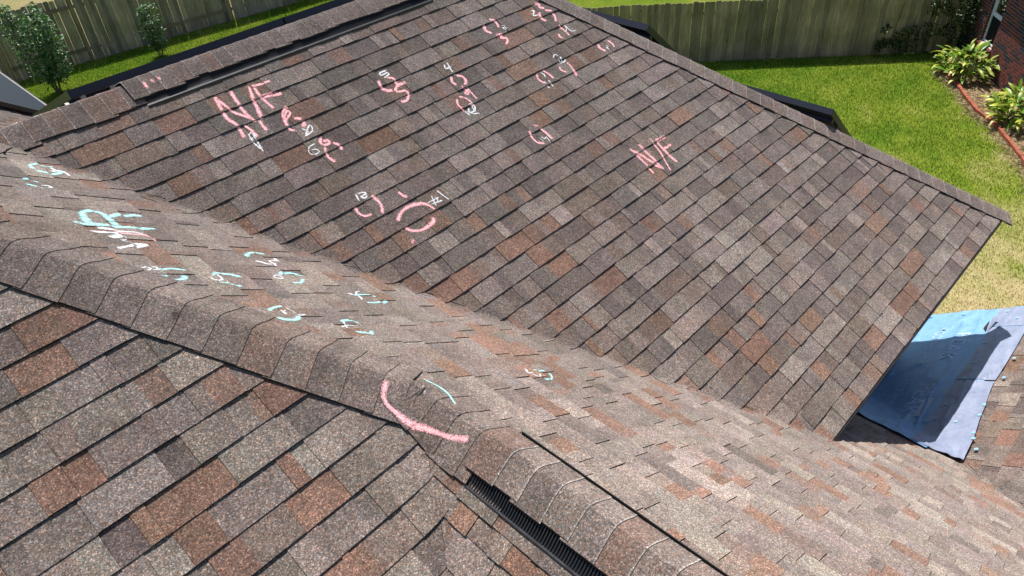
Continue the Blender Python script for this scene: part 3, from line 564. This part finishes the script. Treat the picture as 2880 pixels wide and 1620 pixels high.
# ------------------------------------------------------------------ ground, lawn, bed
def vn(x, y, s, seed=0): return mnoise.noise((x*s+seed, y*s-seed, seed*1.3))
def dry(x, y):
    """0 lush .. 1 straw"""
    if y > 19.35 - .08*(x-5) and x < 13: v = .85+.3*vn(x, y, .9, 2)-.9*max(0, vn(x, y, .35, 5)-.15)
    else:
        v = .20+.30*vn(x, y, .55, 1)+.30*vn(x, y, 1.6, 3)+.22*vn(x, y, 4.3, 7)
        for (px, py, r_, k_) in ((10.4, -3.6, 1.9, .60), (12.2, -3.4, 1.3, .38), (15.2, -2.75, .55, .55), (14.6, -2.3, .5, .4), (13.0, -.6, 1.2, .2), (16.0, -2.1, .35, .5), (17.2, -1.05, .25, .5), (15.9, .9, 1.4, .12)):
            v += k_*math.exp(-((x-px)**2+(y-py)**2)/r_**2)
    return min(1, max(0, v))
def lawn_mat(name):
    m, nt, out = newmat(name); P = pos(nt); at = N(nt, "ShaderNodeAttribute", attribute_name="tint")
    n = noise(nt, P, 14, 6, .75); r = ramp(nt, n.outputs[0], [(.25, (.50, .52, .50)), (.5, (1, 1, 1)), (.8, (1.55, 1.5, 1.4))])
    n2 = noise(nt, P, 55, 3, .7); r2 = ramp(nt, n2.outputs[0], [(.3, (.6, .62, .6)), (.7, (1.4, 1.36, 1.3))])
    col = mix(nt, 'MULTIPLY', 1.0, at.outputs['Color'], r.outputs[0]); col = mix(nt, 'MULTIPLY', 1.0, col, r2.outputs[0])
    df = N(nt, "ShaderNodeBsdfDiffuse"); df.inputs['Roughness'].default_value = 1; L(nt, col, df.inputs[0])
    bp = N(nt, "ShaderNodeBump"); bp.inputs['Strength'].default_value = .8; bp.inputs['Distance'].default_value = .03; L(nt, n2.outputs[0], bp.inputs['Height']); L(nt, bp.outputs[0], df.inputs['Normal'])
    L(nt, df.outputs[0], out.inputs[0]); return m
LUSH, MID, STRAW = np.array((.085, .185, .016)), np.array((.215, .275, .036)), np.array((.46, .38, .21))
def gcol(v): return LUSH+(MID-LUSH)*min(1, v/.45) if v < .45 else MID+(STRAW-MID)*(v-.45)/.55
M_LAWN = lawn_mat("lawn_soil")
xs = np.concatenate([[-400, -60], np.arange(-8, 34.01, .25), [80, 500]]); ys = np.concatenate([[-400, -50], np.arange(-10, 40.01, .25), [90, 500]])
V = [(x, y, GZ) for y in ys for x in xs]; T = [gcol(min(1, dry(x, y)*.9+.10)) for (x, y, z_) in V]; w = len(xs)
F_ = [(j*w+i, j*w+i+1, (j+1)*w+i+1, (j+1)*w+i) for j in range(len(ys)-1) for i in range(w-1)]
gm = mesh("ground", V, F_, M_LAWN, tint=T); gr = bpy.data.objects.new("ground", gm); COL.objects.link(gr); gr["kind"] = "structure"; gr["label"] = "sunlit green lawn with straw coloured dry patches"

EDGE = [(18.62, -.12), (18.34, -.43), (18.02, -.69), (17.48, -1.07), (17.05, -1.39), (16.87, -1.55), (16.46, -2.0), (15.83, -2.46), (15.31, -2.84), (14.78, -3.15), (14.1, -3.5)]
WP, WD = np.array((20.2, .02)), np.array((-.7690393, -.6392015)); WN = np.array((-.6392015, .7690393))   # brick wall line, its direction, its outward normal
def in_bed(x, y):
    q = np.array((x, y))-WP; dist = q@WN
    if dist < 0: return True
    for i in range(len(EDGE)-1):
        (xa, ya), (xb, yb) = EDGE[i], EDGE[i+1]
        if min(ya, yb)-1e-6 <= y <= max(ya, yb) and y < ya+1e-6:
            t = (ya-y)/(ya-yb+1e-9); return x > xa+t*(xb-xa)
    return y < -3.5 and x > 14.2
blade_V, blade_F, blade_T = [], [], []
def blades(n, x0, x1, y0, y1, test, hh=(.03, .07), wd=(.006, .013)):
    for _ in range(n):
        x, y = R.uniform(x0, x1), R.uniform(y0, y1)
        if not test(x, y): continue
        v = dry(x, y)
        if v > .75 and R.random() < .35: continue
        h = R.uniform(*hh)*(1.0-.35*v); w_ = R.uniform(*wd); an = R.uniform(0, 6.283); le = R.uniform(.1, .75)*h; la = R.uniform(0, 6.283)
        cx_, sx_ = math.cos(an)*w_/2, math.sin(an)*w_/2; lx, ly = math.cos(la)*le, math.sin(la)*le
        n0 = len(blade_V)
        blade_V.extend([(x-cx_, y-sx_, GZ), (x+cx_, y+sx_, GZ), (x+cx_*.7+lx*.4, y+sx_*.7+ly*.4, GZ+h*.6), (x-cx_*.7+lx*.4, y-sx_*.7+ly*.4, GZ+h*.6), (x+lx, y+ly, GZ+h)])
        blade_F.extend([(n0, n0+1, n0+2, n0+3), (n0+3, n0+2, n0+4)])
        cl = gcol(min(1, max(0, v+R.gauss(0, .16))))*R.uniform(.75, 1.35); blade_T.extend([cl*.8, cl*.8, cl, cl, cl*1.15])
fenceR = lambda x, y: (x-19.46)*.745+(y-.84)*.667 < -.03
blades(150000, 7.2, 19.8, -4.2, 5.2, lambda x, y: fenceR(x, y) and not in_bed(x, y) and (y < 3.4 or x > 12))
blades(60000, 3.0, 13.5, 15.2, 19.1, lambda x, y: y < 19.12-.07*(x-4))
blades(9000, 12, 26, 3, 16, lambda x, y: not fenceR(x, y) and (x-19.46)*.745+(y-.84)*.667 < 3.5, hh=(.06, .14))
def foliage_mat(name, trans=.35, rough=.45, spec=.35, vary=True):
    m, nt, out = newmat(name); at = N(nt, "ShaderNodeAttribute", attribute_name="tint"); col = at.outputs['Color']
    if vary:
        oi = N(nt, "ShaderNodeObjectInfo"); r = ramp(nt, oi.outputs['Random'], [(0, (.72, .75, .7)), (.5, (1, 1, 1)), (1, (1.35, 1.28, 1.15))]); col = mix(nt, 'MULTIPLY', 1.0, col, r.outputs[0])
    p = N(nt, "ShaderNodeBsdfPrincipled"); p.inputs['Roughness'].default_value = rough; p.inputs['Specular IOR Level'].default_value = spec; L(nt, col, p.inputs['Base Color'])
    tl = N(nt, "ShaderNodeBsdfTranslucent"); c2 = mix(nt, 'MULTIPLY', 1.0, col, (1.3, 1.25, .6)); L(nt, c2, tl.inputs[0])
    mx = N(nt, "ShaderNodeMixShader"); mx.inputs[0].default_value = trans; L(nt, p.outputs[0], mx.inputs[1]); L(nt, tl.outputs[0], mx.inputs[2]); L(nt, mx.outputs[0], out.inputs[0]); return m
M_GRASS = foliage_mat("grass_blade", .3, .6, .2, False); M_LEAF = foliage_mat("leaf", .3, .38, .45, True); M_LEAF2 = foliage_mat("small_leaf", .25, .42, .4, False)
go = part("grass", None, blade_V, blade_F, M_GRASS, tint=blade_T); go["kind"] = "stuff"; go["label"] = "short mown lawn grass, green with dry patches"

bed_V = [(x, y, GZ+.012) for x, y in EDGE]+[(*(WP+WD*t), GZ+.012) for t in np.linspace(7.4, 1.3, 11)]
m_, nt, out = newmat("straw_mulch"); P = pos(nt); n1 = noise(nt, P, 38, 6, .8); n2 = noise(nt, P, 6, 4)
r1 = ramp(nt, n1.outputs[0], [(.3, (.10, .065, .035)), (.5, (.36, .27, .17)), (.72, (.62, .50, .34))]); df = N(nt, "ShaderNodeBsdfDiffuse")
r2 = ramp(nt, n2.outputs[0], [(.35, (.6, .55, .5)), (.6, (1, 1, 1))]); L(nt, mix(nt, 'MULTIPLY', 1.0, r1.outputs[0], r2.outputs[0]), df.inputs[0])
bp = N(nt, "ShaderNodeBump"); bp.inputs['Distance'].default_value = .03; L(nt, n1.outputs[0], bp.inputs['Height']); L(nt, bp.outputs[0], df.inputs['Normal']); L(nt, df.outputs[0], out.inputs[0]); M_MULCH = m_
bd = part("flower_bed", None, bed_V, [tuple(range(len(bed_V)))], M_MULCH); bd["kind"] = "structure"; bd["label"] = "flower bed covered in straw coloured mulch along the brick wall"
sv, sf, stt = [], [], []
for _ in range(9000):     # loose straw over the bed and the bare strip at its kerb
    i = R.randrange(len(EDGE)-1); t = R.random(); x = EDGE[i][0]*(1-t)+EDGE[i+1][0]*t; y = EDGE[i][1]*(1-t)+EDGE[i+1][1]*t
    k = R.uniform(0, 1)**1.2*1.5 if R.random() < .65 else -abs(R.gauss(0, .16)); x += .77*k*.9; y += -.55*k*.6
    an = R.uniform(0, 6.28); l = R.uniform(.04, .12); w_ = .005; n0 = len(sv); z_ = GZ+.016+R.random()*.02
    sv += [(x, y, z_), (x+math.cos(an)*l, y+math.sin(an)*l, z_+R.uniform(-.003, .02)), (x+math.cos(an)*l-math.sin(an)*w_, y+math.sin(an)*l+math.cos(an)*w_, z_), (x-math.sin(an)*w_, y+math.cos(an)*w_, z_)]
    sf.append((n0, n0+1, n0+2, n0+3)); cl = np.array(R.choice(((.45, .36, .22), (.55, .46, .30), (.25, .16, .09), (.36, .25, .15))))*R.uniform(.7, 1.2); stt += [cl]*4
so = part("straw_litter", None, sv, sf, foliage_mat("straw", 0.1, .8, .1, False), tint=stt); so["kind"] = "stuff"

# terracotta bed edging
M_TERRA = plain("terracotta", (.40, .135, .085), .85, .2, var=.3, scale=14, bump=.4)
ed = thing("bed_edging", (EDGE[4][0], EDGE[4][1], GZ), "curving low terracotta scalloped edging between lawn and flower bed", "garden edging")
em = MB()
em.box(-.148, .148, -.028, .028, 0, .075)
for k in range(7):
    x = -.135+.04*k; em.box(x, x+.024, -.036, .036, .055, .108)
em.box(-.148, .148, -.022, .022, .075, .098)
eme = mesh("edging_piece", em.v, em.f, M_TERRA)
acc = 0; pts = [np.array(p_) for p_ in EDGE]
seg = [np.linalg.norm(pts[i+1]-pts[i]) for i in range(len(pts)-1)]; tot = sum(seg); dd = .15
while dd < tot:
    r_, i = dd, 0
    while r_ > seg[i]: r_ -= seg[i]; i += 1
    p_ = pts[i]+(pts[i+1]-pts[i])*r_/seg[i]; t = (pts[i+1]-pts[i])/seg[i]
    inst("edging_piece", ed, eme, Matrix.Translation((p_[0], p_[1], GZ-.01)) @ Matrix.Rotation(math.atan2(t[1], t[0])+R.gauss(0, .03), 4, 'Z') @ Matrix.Rotation(R.gauss(0, .05), 4, 'X')); dd += .303

# ------------------------------------------------------------------ fences
def wood_mat(name, c1, c2, c3):
    m, nt, out = newmat(name); P = pos(nt); mp = N(nt, "ShaderNodeMapping"); mp.inputs['Scale'].default_value = (1, 1, .06); L(nt, P, mp.inputs[0])
    n = noise(nt, mp.outputs[0], 42, 5, .7); n2 = noise(nt, P, 1.8, 4); r = ramp(nt, n.outputs[0], [(.28, c1), (.5, c2), (.75, c3)])
    oi = N(nt, "ShaderNodeObjectInfo"); r2 = ramp(nt, oi.outputs['Random'], [(0, (.62, .64, .62)), (.5, (1, .99, .95)), (1, (1.32, 1.26, 1.16))])
    r3 = ramp(nt, n2.outputs[0], [(.3, (.75, .78, .66)), (.65, (1.1, 1.08, 1.05))])
    col = mix(nt, 'MULTIPLY', 1.0, r.outputs[0], r2.outputs[0]); col = mix(nt, 'MULTIPLY', 1.0, col, r3.outputs[0])
    v = N(nt, "ShaderNodeTexVoronoi"); v.inputs['Scale'].default_value = 2.6; L(nt, P, v.inputs['Vector']); rk = ramp(nt, v.outputs['Distance'], [(.03, (.25, .2, .17)), (.07, (1, 1, 1))]); col = mix(nt, 'MULTIPLY', .9, col, rk.outputs[0])
    df = N(nt, "ShaderNodeBsdfDiffuse"); df.inputs['Roughness'].default_value = .8; L(nt, col, df.inputs[0]); bp = N(nt, "ShaderNodeBump"); bp.inputs['Strength'].default_value = .6; bp.inputs['Distance'].default_value = .006; L(nt, n.outputs[0], bp.inputs['Height']); L(nt, bp.outputs[0], df.inputs['Normal']); L(nt, df.outputs[0], out.inputs[0]); return m
M_W1 = wood_mat("weathered_grey_cedar", (.20, .172, .142), (.34, .298, .25), (.52, .46, .39)); M_W2 = wood_mat("mossy_cedar", (.21, .172, .118), (.38, .315, .225), (.56, .475, .355))
M_RAIL = wood_mat("fence_rail_wood", (.16, .13, .10), (.29, .235, .18), (.43, .36, .28))
def board_mesh(w_, h, t, mat_):
    cxn = .028; pr_ = [(-w_/2, 0), (w_/2, 0), (w_/2, h-cxn), (w_/2-cxn*.5, h-cxn*.3), (w_/2-cxn*1.2, h), (-w_/2+cxn*1.2, h), (-w_/2+cxn*.5, h-cxn*.3), (-w_/2, h-cxn)]
    n = len(pr_); V = [(x, 0, z) for x, z in pr_]+[(x, t, z) for x, z in pr_]
    return mesh("fence_board", V, [tuple(range(n)), tuple(range(2*n-1, n-1, -1))]+[(i+n, (i+1) % n+n, (i+1) % n, i) for i in range(n)], mat_)
def fence(root, p0, p1, height, mat_, pitch, bay, face_front, rails, w_=.137):
    p0, p1 = Vector((*p0, GZ)), Vector((*p1, GZ)); t = p1-p0; Lf = t.length; t.normalize(); n_ = Vector((t.y, -t.x, 0)); ang = math.atan2(t.y, t.x)
    mes = [board_mesh(w_*k, height*q, .018, mat_) for k, q in ((1, 1), (.985, .992), (1.0, 1.006), (.97, .997))]
    l = 0
    while l < Lf:
        front = face_front(l); off = (.030 if front else -.030)
        p = p0+t*(l+pitch/2)+n_*off
        inst("fence_board", root, R.choice(mes), Matrix.Translation(p+Vector((0, 0, R.uniform(-.012, .012)))) @ Matrix.Rotation(ang+R.gauss(0, .006), 4, 'Z') @ Matrix.Rotation(R.gauss(0, .0035), 4, 'Y') @ Matrix.Translation((0, -.009, 0))); l += pitch*R.uniform(.982, 1.014)
    k = 0
    while k*bay < Lf+.1:
        q = p0+t*min(k*bay, Lf); mb = MB(); mb.obox(q-t*.045-n_*.045, t*.09, n_*.09, (0, 0, height-.06)); mb.part("fence_post", root, [M_RAIL]); 
        if (k+1)*bay < Lf+.5:
            for z_ in rails:
                mb = MB(); mb.obox(q+t*.045-n_*.019+Vector((0, 0, z_)), t*(bay-.09), n_*.038, (0, 0, .085)); mb.part("fence_rail", root, [M_RAIL])
        k += 1
fl = thing("wooden_fence", (7.5, 18.9, GZ), "weathered grey board fence with rails showing in some bays behind the two small trees", "fence")
fence(fl, (1.64, 19.42), (14.4, 18.02), 1.82, M_W1, .140, 2.14, lambda l: int(l/2.14) % 2 == 0, (.32, 1.50))
fr = thing("wooden_fence", (17, 3.3, GZ), "mossy brown dog-ear board fence beyond the right lawn, ivy at its end", "fence")
tR = Vector((.667, -.745)); 
fence(fr, (19.46-.667*11.2, .84+.745*11.2), (19.46+.667*1.05, .84-.745*1.05), 1.53, M_W2, .1385, 2.4, lambda l: True, (.3, 1.2))

# ------------------------------------------------------------------ neighbour's brick house
W0 = Vector((WP[0], WP[1], GZ)); wd3, wn3 = Vector((WD[0], WD[1], 0)), Vector((WN[0], WN[1], 0))
bh = thing("brick_house", (18.3, -1.6, GZ), "neighbouring house of red and dark blue brick with a white framed window", "house")
M_MORT = plain("mortar", (.40, .36, .33), .95, .1, var=.2, scale=40)
def brick_mat(name, c1):
    return plain(name, c1, .85, .2, var=.35, scale=22, bump=.5)
BR = [brick_mat("red_brick", (.165, .048, .036)), brick_mat("brown_red_brick", (.115, .042, .036)), brick_mat("dark_brick", (.040, .036, .046)), brick_mat("plum_brick", (.080, .038, .044))]
wx0, wx1, wz0, wz1 = .80, 1.44, .58, 2.30; dep = .11; LW, HW = 7.5, 3.6
def wpt(u, h, o_=0): return W0+wd3*u+wn3*o_+Vector((0, 0, h))
mb = MB()
def wallbox(u0, u1, h0, h1, o0=-.30, o1=0): mb.obox(wpt(u0, h0, o0), wd3*(u1-u0), wn3*(o1-o0), (0, 0, h1-h0))
wallbox(-.6, wx0, 0, HW); wallbox(wx1, LW, 0, HW); wallbox(wx0, wx1, 0, wz0); wallbox(wx0, wx1, wz1, HW)
wl = mb.part("wall", bh, [M_MORT])
mb = MB(); wallbox(-.6, LW, 0, HW, -5.0, -.31); mb.part("wall", bh, [M_MORT])
mb = MB(); wallbox(-1.0, LW+.4, HW, HW+.25, -5.5, .45); mb.part("eave", bh, [plain("white_soffit", (.6, .6, .58), .6)])
bl, bhh, bm_ = .200, .0595, .0105; bricks = []
bmes = {}
def bmesh_for(l, mi_):
    key = (round(l, 3), mi_)
    if key not in bmes:
        q = MB(); ch_ = .003; q.add([(0, 0, 0), (l, 0, 0), (l, 0, bhh), (0, 0, bhh), (ch_, .009, ch_), (l-ch_, .009, ch_), (l-ch_, .009, bhh-ch_), (ch_, .009, bhh-ch_)], [(4, 5, 6, 7), (0, 1, 5, 4), (1, 2, 6, 5), (2, 3, 7, 6), (3, 0, 4, 7)])
        bmes[key] = mesh("brick", q.v, q.f, BR[mi_])
    return bmes[key]
row = 0; h = .045
while h < HW-.07:
    u = -.6-(.105 if row % 2 else 0)
    while u < LW:
        spans = [(u, min(u+bl, LW))]
        if h+bhh > wz0-.075 and h < wz1: spans = [(s_, e_) for s_, e_ in ((u, min(u+bl, wx0)), (max(u, wx1), min(u+bl, LW)))]
        for s_, e_ in spans:
            if e_-s_ > .03 and s_ >= -.61:
                bricks.append((s_, h, e_-s_, R.choices((0, 1, 2, 3), (.40, .26, .20, .14))[0]))
        u += bl+bm_
    h += bhh+bm_; row += 1
RW = Matrix((( wd3.x, wn3.x, 0, 0), (wd3.y, wn3.y, 0, 0), (0, 0, 1, 0), (0, 0, 0, 1)))
def vis(bk):
    p = project(wpt(bk[0]+bk[2]/2, bk[1]+.03)); 
    return p is not None and -5 < p[0] < 2885 and -5 < p[1] < 1500
seen = sorted([k for k in bricks if vis(k)], key=lambda k: (wpt(k[0], k[1])-Vector(CAM)).length)
single = set(seen[:300]); rest = MB()
for k in bricks:
    mt_ = Matrix.Translation(wpt(k[0], k[1])) @ RW
    if k in single: inst("brick", bh, bmesh_for(k[2], k[3]), mt_)
    elif k[0] < 5.2: q = bmesh_for(k[2], k[3]); rest.add([mt_ @ v.co for v in q.vertices], [tuple(p_.vertices) for p_ in q.polygons], k[3])
o = rest.part("bricks", bh, BR); o["kind"] = "stuff"
# brick jambs and sloping rowlock sill
jm = MB(); h = .045+bhh+bm_; 
while h < wz1:
    if h > wz0-.02: jm.obox(wpt(wx0-.001, h, -dep), wd3*.010, wn3*(dep-.008), (0, 0, bhh), R.choice((0, 1, 2)))
    h += bhh+bm_
jm.part("window_jamb", bh, BR)
for k in range(9):
    q = MB(); u = wx0-.035+k*.0795; q.add([wpt(u, wz0-.07, .0), wpt(u+.070, wz0-.07, .0), wpt(u+.070, wz0-.055, .05), wpt(u, wz0-.055, .05), wpt(u, wz0+.012, -dep), wpt(u+.070, wz0+.012, -dep), wpt(u+.070, wz0-.018, .05), wpt(u, wz0-.018, .05)], [(4, 7, 6, 5), (3, 2, 6, 7), (0, 3, 7, 4), (1, 5, 6, 2)], R.choice((0, 0, 1)))
    q.part("sill_brick", bh, BR)
M_WHITE = plain("white_window_frame", (.78, .80, .84), .4, .4); M_SCREEN = plain("dark_insect_screen", (.012, .014, .018), .7, .2)
mb = MB(); fw = .038
def wb(u0, u1, h0, h1, o0, o1, m=0): mb.obox(wpt(u0, h0, o0), wd3*(u1-u0), wn3*(o1-o0), (0, 0, h1-h0), m)
wb(wx0+.012, wx0+.012+fw, wz0+.014, wz1, -dep, -dep+.05); wb(wx1-fw, wx1, wz0+.014, wz1, -dep, -dep+.05); wb(wx0+.05, wx1-fw, wz0+.014, wz0+.014+fw, -dep, -dep+.05); wb(wx0+.05, wx1-fw, 1.20, 1.265, -dep, -dep+.046); wb(wx0+.05, wx1-fw, wz1-fw, wz1, -dep, -dep+.05)
win = mb.part("window", bh, [M_WHITE])
mb = MB(); wb(wx0+.05, wx1-fw, wz0+.052, 1.20, -dep+.012, -dep+.018); mb.part("insect_screen", win, [M_SCREEN])
mb = MB(); k = 1.27
M_BLIND = plain("teal_window_blind", (.20, .42, .40), .5, .3)
while k < wz1-.05:
    mb.obox(wpt(wx0+.052, k, -dep-.02), wd3*(wx1-wx0-.095), wn3*.022, (0, 0, .022)); k += .026
mb.part("blind", win, [M_BLIND])
m_, nt, out = newmat("window_glass"); gb = N(nt, "ShaderNodeBsdfGlossy"); gb.inputs['Roughness'].default_value = .02; tb = N(nt, "ShaderNodeBsdfTransparent"); tb.inputs[0].default_value = (.8, .95, .93, 1); fr_ = N(nt, "ShaderNodeFresnel"); fr_.inputs[0].default_value = 1.5; mx = N(nt, "ShaderNodeMixShader"); L(nt, fr_.outputs[0], mx.inputs[0]); L(nt, tb.outputs[0], mx.inputs[1]); L(nt, gb.outputs[0], mx.inputs[2]); L(nt, mx.outputs[0], out.inputs[0])
mb = MB(); wb(wx0+.05, wx1-fw, 1.265, wz1-fw, -dep+.012, -dep+.016); mb.part("pane", win, [m_])

# ------------------------------------------------------------------ plants
def leaf_strip(L_, W_, bend, fold, nseg, prof):
    """a leaf growing along +X from the origin, bending down; returns verts, faces"""
    V, F_ = [], []; x = z = 0; ang = 0; st = L_/nseg
    for i in range(nseg+1):
        t = i/nseg; w_ = W_*prof(t)/2; nz = fold*w_
        V += [(x, -w_, z+nz), (x, 0, z), (x, w_, z+nz)]
        ang -= bend/nseg*(0.4+1.2*t); x += math.cos(ang)*st; z += math.sin(ang)*st
    for i in range(nseg):
        q = i*3; F_ += [(q, q+3, q+4, q+1), (q+1, q+4, q+5, q+2)]
    return V, F_
def big_leaf_mesh(L_, W_, bend, cols, mat_):
    V, F_ = leaf_strip(L_, W_, bend, .45, 7, lambda t: (math.sin(math.pi*min(1, t*.93+.07))**.8)*(.55+.45*min(1, t*3)) if t < .98 else .03)
    T = []
    for i in range(8):
        t = i/7; cl = np.array(cols[0])*(1-t)+np.array(cols[1])*t; T += [cl*1.0, cl*1.12, cl*1.0]
    return mesh("leaf", V, F_, mat_, tint=T, smooth=True)
def shrub(name, base, n, rad, hgt, label):
    t = thing(name, base, label, "shrub", "leafy shrubs along the brick wall")
    G1, G2, YE, BRN, TAN = (.075, .160, .018), (.15, .27, .032), (.46, .48, .07), (.34, .23, .12), (.56, .47, .28)
    mes = [big_leaf_mesh(L_, W_, be, cl, M_LEAF) for L_, W_, be, cl in ((.42, .10, .7, (G1, G2)), (.48, .095, 1.1, (G1, YE)), (.38, .11, .5, (G2, G2)), (.40, .085, 1.7, (G2, TAN)), (.34, .10, .9, (G2, YE)), (.44, .08, 2.2, (BRN, TAN)), (.46, .10, .9, (G1, G1)))]
    B_ = Vector(base); sm = MB()
    for i in range(n):
        an = R.uniform(0, 6.283); rr = rad*math.sqrt(R.random()); k = rr/rad
        root_ = B_+Vector((math.cos(an)*rr*.75, math.sin(an)*rr*.75, 0)); hh = hgt*R.uniform(.18, .72)*(1-.35*k)
        top = root_+Vector((math.cos(an)*.10*k, math.sin(an)*.10*k, hh))
        if i % 4 == 0: sm.tube([root_, (root_+top)/2+Vector((R.gauss(0, .01), R.gauss(0, .01), 0)), top], .009, 5)
        la = an+R.gauss(0, .9); pit = R.uniform(.35, 1.25)-.35*k
        m = Matrix.Translation(top) @ Matrix.Rotation(la, 4, 'Z') @ Matrix.Rotation(-pit, 4, 'Y') @ Matrix.Rotation(R.gauss(0, .35), 4, 'X') @ Matrix.Scale(R.uniform(.55, .98), 4)
        inst("leaf", t, R.choices(mes, (4, 5, 5, 3, 6, 1, 2))[0], m)
    sm.part("stems", t, [plain("green_stem", (.10, .15, .04), .6)])
shrub("leafy_shrub", (18.66, -.62, GZ), 210, .56, .98, "broad leaved green and yellow shrub below the brick house window, at the fence corner")
shrub("leafy_shrub", (16.95, -2.35, GZ), 240, .66, .98, "bright broad leaved shrub at the right picture edge, with dried leaves drooping over the edging")
M_BARK = plain("grey_brown_bark", (.16, .12, .09), .9, .1, var=.3, scale=30, bump=.5)
def small_leaves(pts, size, cols, flat=.0):
    V, F_, T = [], [], []
    for p, dirn in pts:
        L_ = R.uniform(*size); W_ = L_*R.uniform(.38, .52); v, fc = leaf_strip(L_, W_, R.uniform(.2, 1.0), .4, 3, lambda t: max(.02, math.sin(math.pi*(t*.92+.08))))
        az = math.atan2(dirn.y, dirn.x)+R.gauss(0, .6); pi_ = R.uniform(-.7, .7)
        m = Matrix.Translation(p) @ Matrix.Rotation(az, 4, 'Z') @ Matrix.Rotation(pi_, 4, 'Y') @ Matrix.Rotation(R.gauss(0, .6), 4, 'X')
        n0 = len(V); V += [m @ Vector(q) for q in v]; F_ += [tuple(i+n0 for i in q) for q in fc]
        cl = np.array(R.choice(cols))*R.uniform(.75, 1.3); T += [cl]*len(v)
    return V, F_, T
def small_tree(base, hgt, wid, nst, nl, label, lean=(0, 0), lowbare=.1, name="small_tree"):
    B_ = Vector(base); t = thing(name, base, label, "tree"); mb = MB(); pts = []
    for s_ in range(nst):
        an = 2*math.pi*s_/nst+R.uniform(-.4, .4); hh = hgt*R.choice((1, .94, .86, .78, .7, .62))*R.uniform(.94, 1.0); sp = wid*.5*R.uniform(.25, 1.0)
        line = []
        for k in range(9):
            q = k/8; out_ = sp*math.sin(math.pi*min(1, .12+q*.62))
            line.append(B_+Vector((math.cos(an)*(.05+out_*q**.7)+lean[0]*q, math.sin(an)*(.05+out_*q**.7)+lean[1]*q, hh*q))+Vector((R.gauss(0, .012), R.gauss(0, .012), 0)))
        mb.tube(line, .016, 6, 0, r1=.004)
        for _ in range(nl//nst):
            q = R.uniform(lowbare, 1)**.85; i = min(7, int(q*8)); p = line[i].lerp(line[i+1], q*8-i)
            env = wid*.30*math.sin(math.pi*min(1, .10+.84*q))**.7*(1-.55*max(0, q-.6))
            dv = Vector((R.gauss(0, 1), R.gauss(0, 1), R.gauss(0, .35))).normalized(); r_ = env*R.random()**.6
            pts.append((p+dv*r_, dv))
            if R.random() < .03: mb.tube([p, p+dv*r_], .004, 4)
    mb.part("trunk", t, [M_BARK])
    V, F_, T = small_leaves(pts, (.07, .125), ((.030, .080, .020), (.042, .115, .030), (.065, .160, .045), (.034, .085, .030), (.11, .21, .075)))
    o = part("crown", t, V, F_, M_LEAF2, tint=T, smooth=True); o["kind"] = "stuff"; return t
small_tree((4.30, 17.30, GZ), 2.40, 1.12, 8, 2600, "taller bushy two-topped young tree in front of the grey fence at upper left", lean=(.05, 0), lowbare=.12)
small_tree((7.32, 17.50, GZ), 1.62, .52, 5, 800, "smaller slender young tree by the fence, nearer the middle of the roof ridge", lean=(-.05, 0), lowbare=.10)
iv = thing("ivy", (19.5, .7, GZ), "dark green ivy climbing the fence end and the corner of the brick house", "ivy"); pts = []; mb = MB()
for _ in range(2600):
    l = R.uniform(-1.05, 1.25)
    hmax = 1.75*(.35+.65*min(1, (l+1.05)/.9)); h = hmax*R.random()**.75
    if mnoise.noise((l*2.2, h*2.2, 5.5))+.25*(l) < -.16: continue
    base = Vector((19.46+.667*l, .84-.745*l, GZ)); p = base+Vector((-.745, -.667, 0))*(.05+abs(R.gauss(0, .10))*(1+.8*(l > .6)))+Vector((0, 0, h)); pts.append((p, Vector((-.7, -.7, .2))))
for _ in range(700):
    u = R.uniform(-.1, .62)*R.random()**.3; h = R.uniform(0, 2.3); 
    if mnoise.noise((u*4, h*1.8, 2.5)) < -.02+.5*(u-.2): continue
    pts.append((wpt(u, h, .03+abs(R.gauss(0, .06))), wn3))
for k in range(9):
    l = -.6+.2*k; q = Vector((19.46+.667*l-.05, .84-.745*l-.05, GZ)); mb.tube([q, q+Vector((.05*R.gauss(0, 1), .05, .6)), q+Vector((.1*R.gauss(0, 1), .0, 1.3))], .008, 5)
mb.part("stems", iv, [M_BARK])
V, F_, T = small_leaves(pts, (.05, .10), ((.016, .045, .012), (.024, .062, .016), (.040, .10, .028), (.018, .04, .015)))
o = part("foliage", iv, V, F_, M_LEAF2, tint=T, smooth=True); o["kind"] = "stuff"
# a little ivy litter and dry stalks hanging over the edging
scene.cycles.use_denoising = True
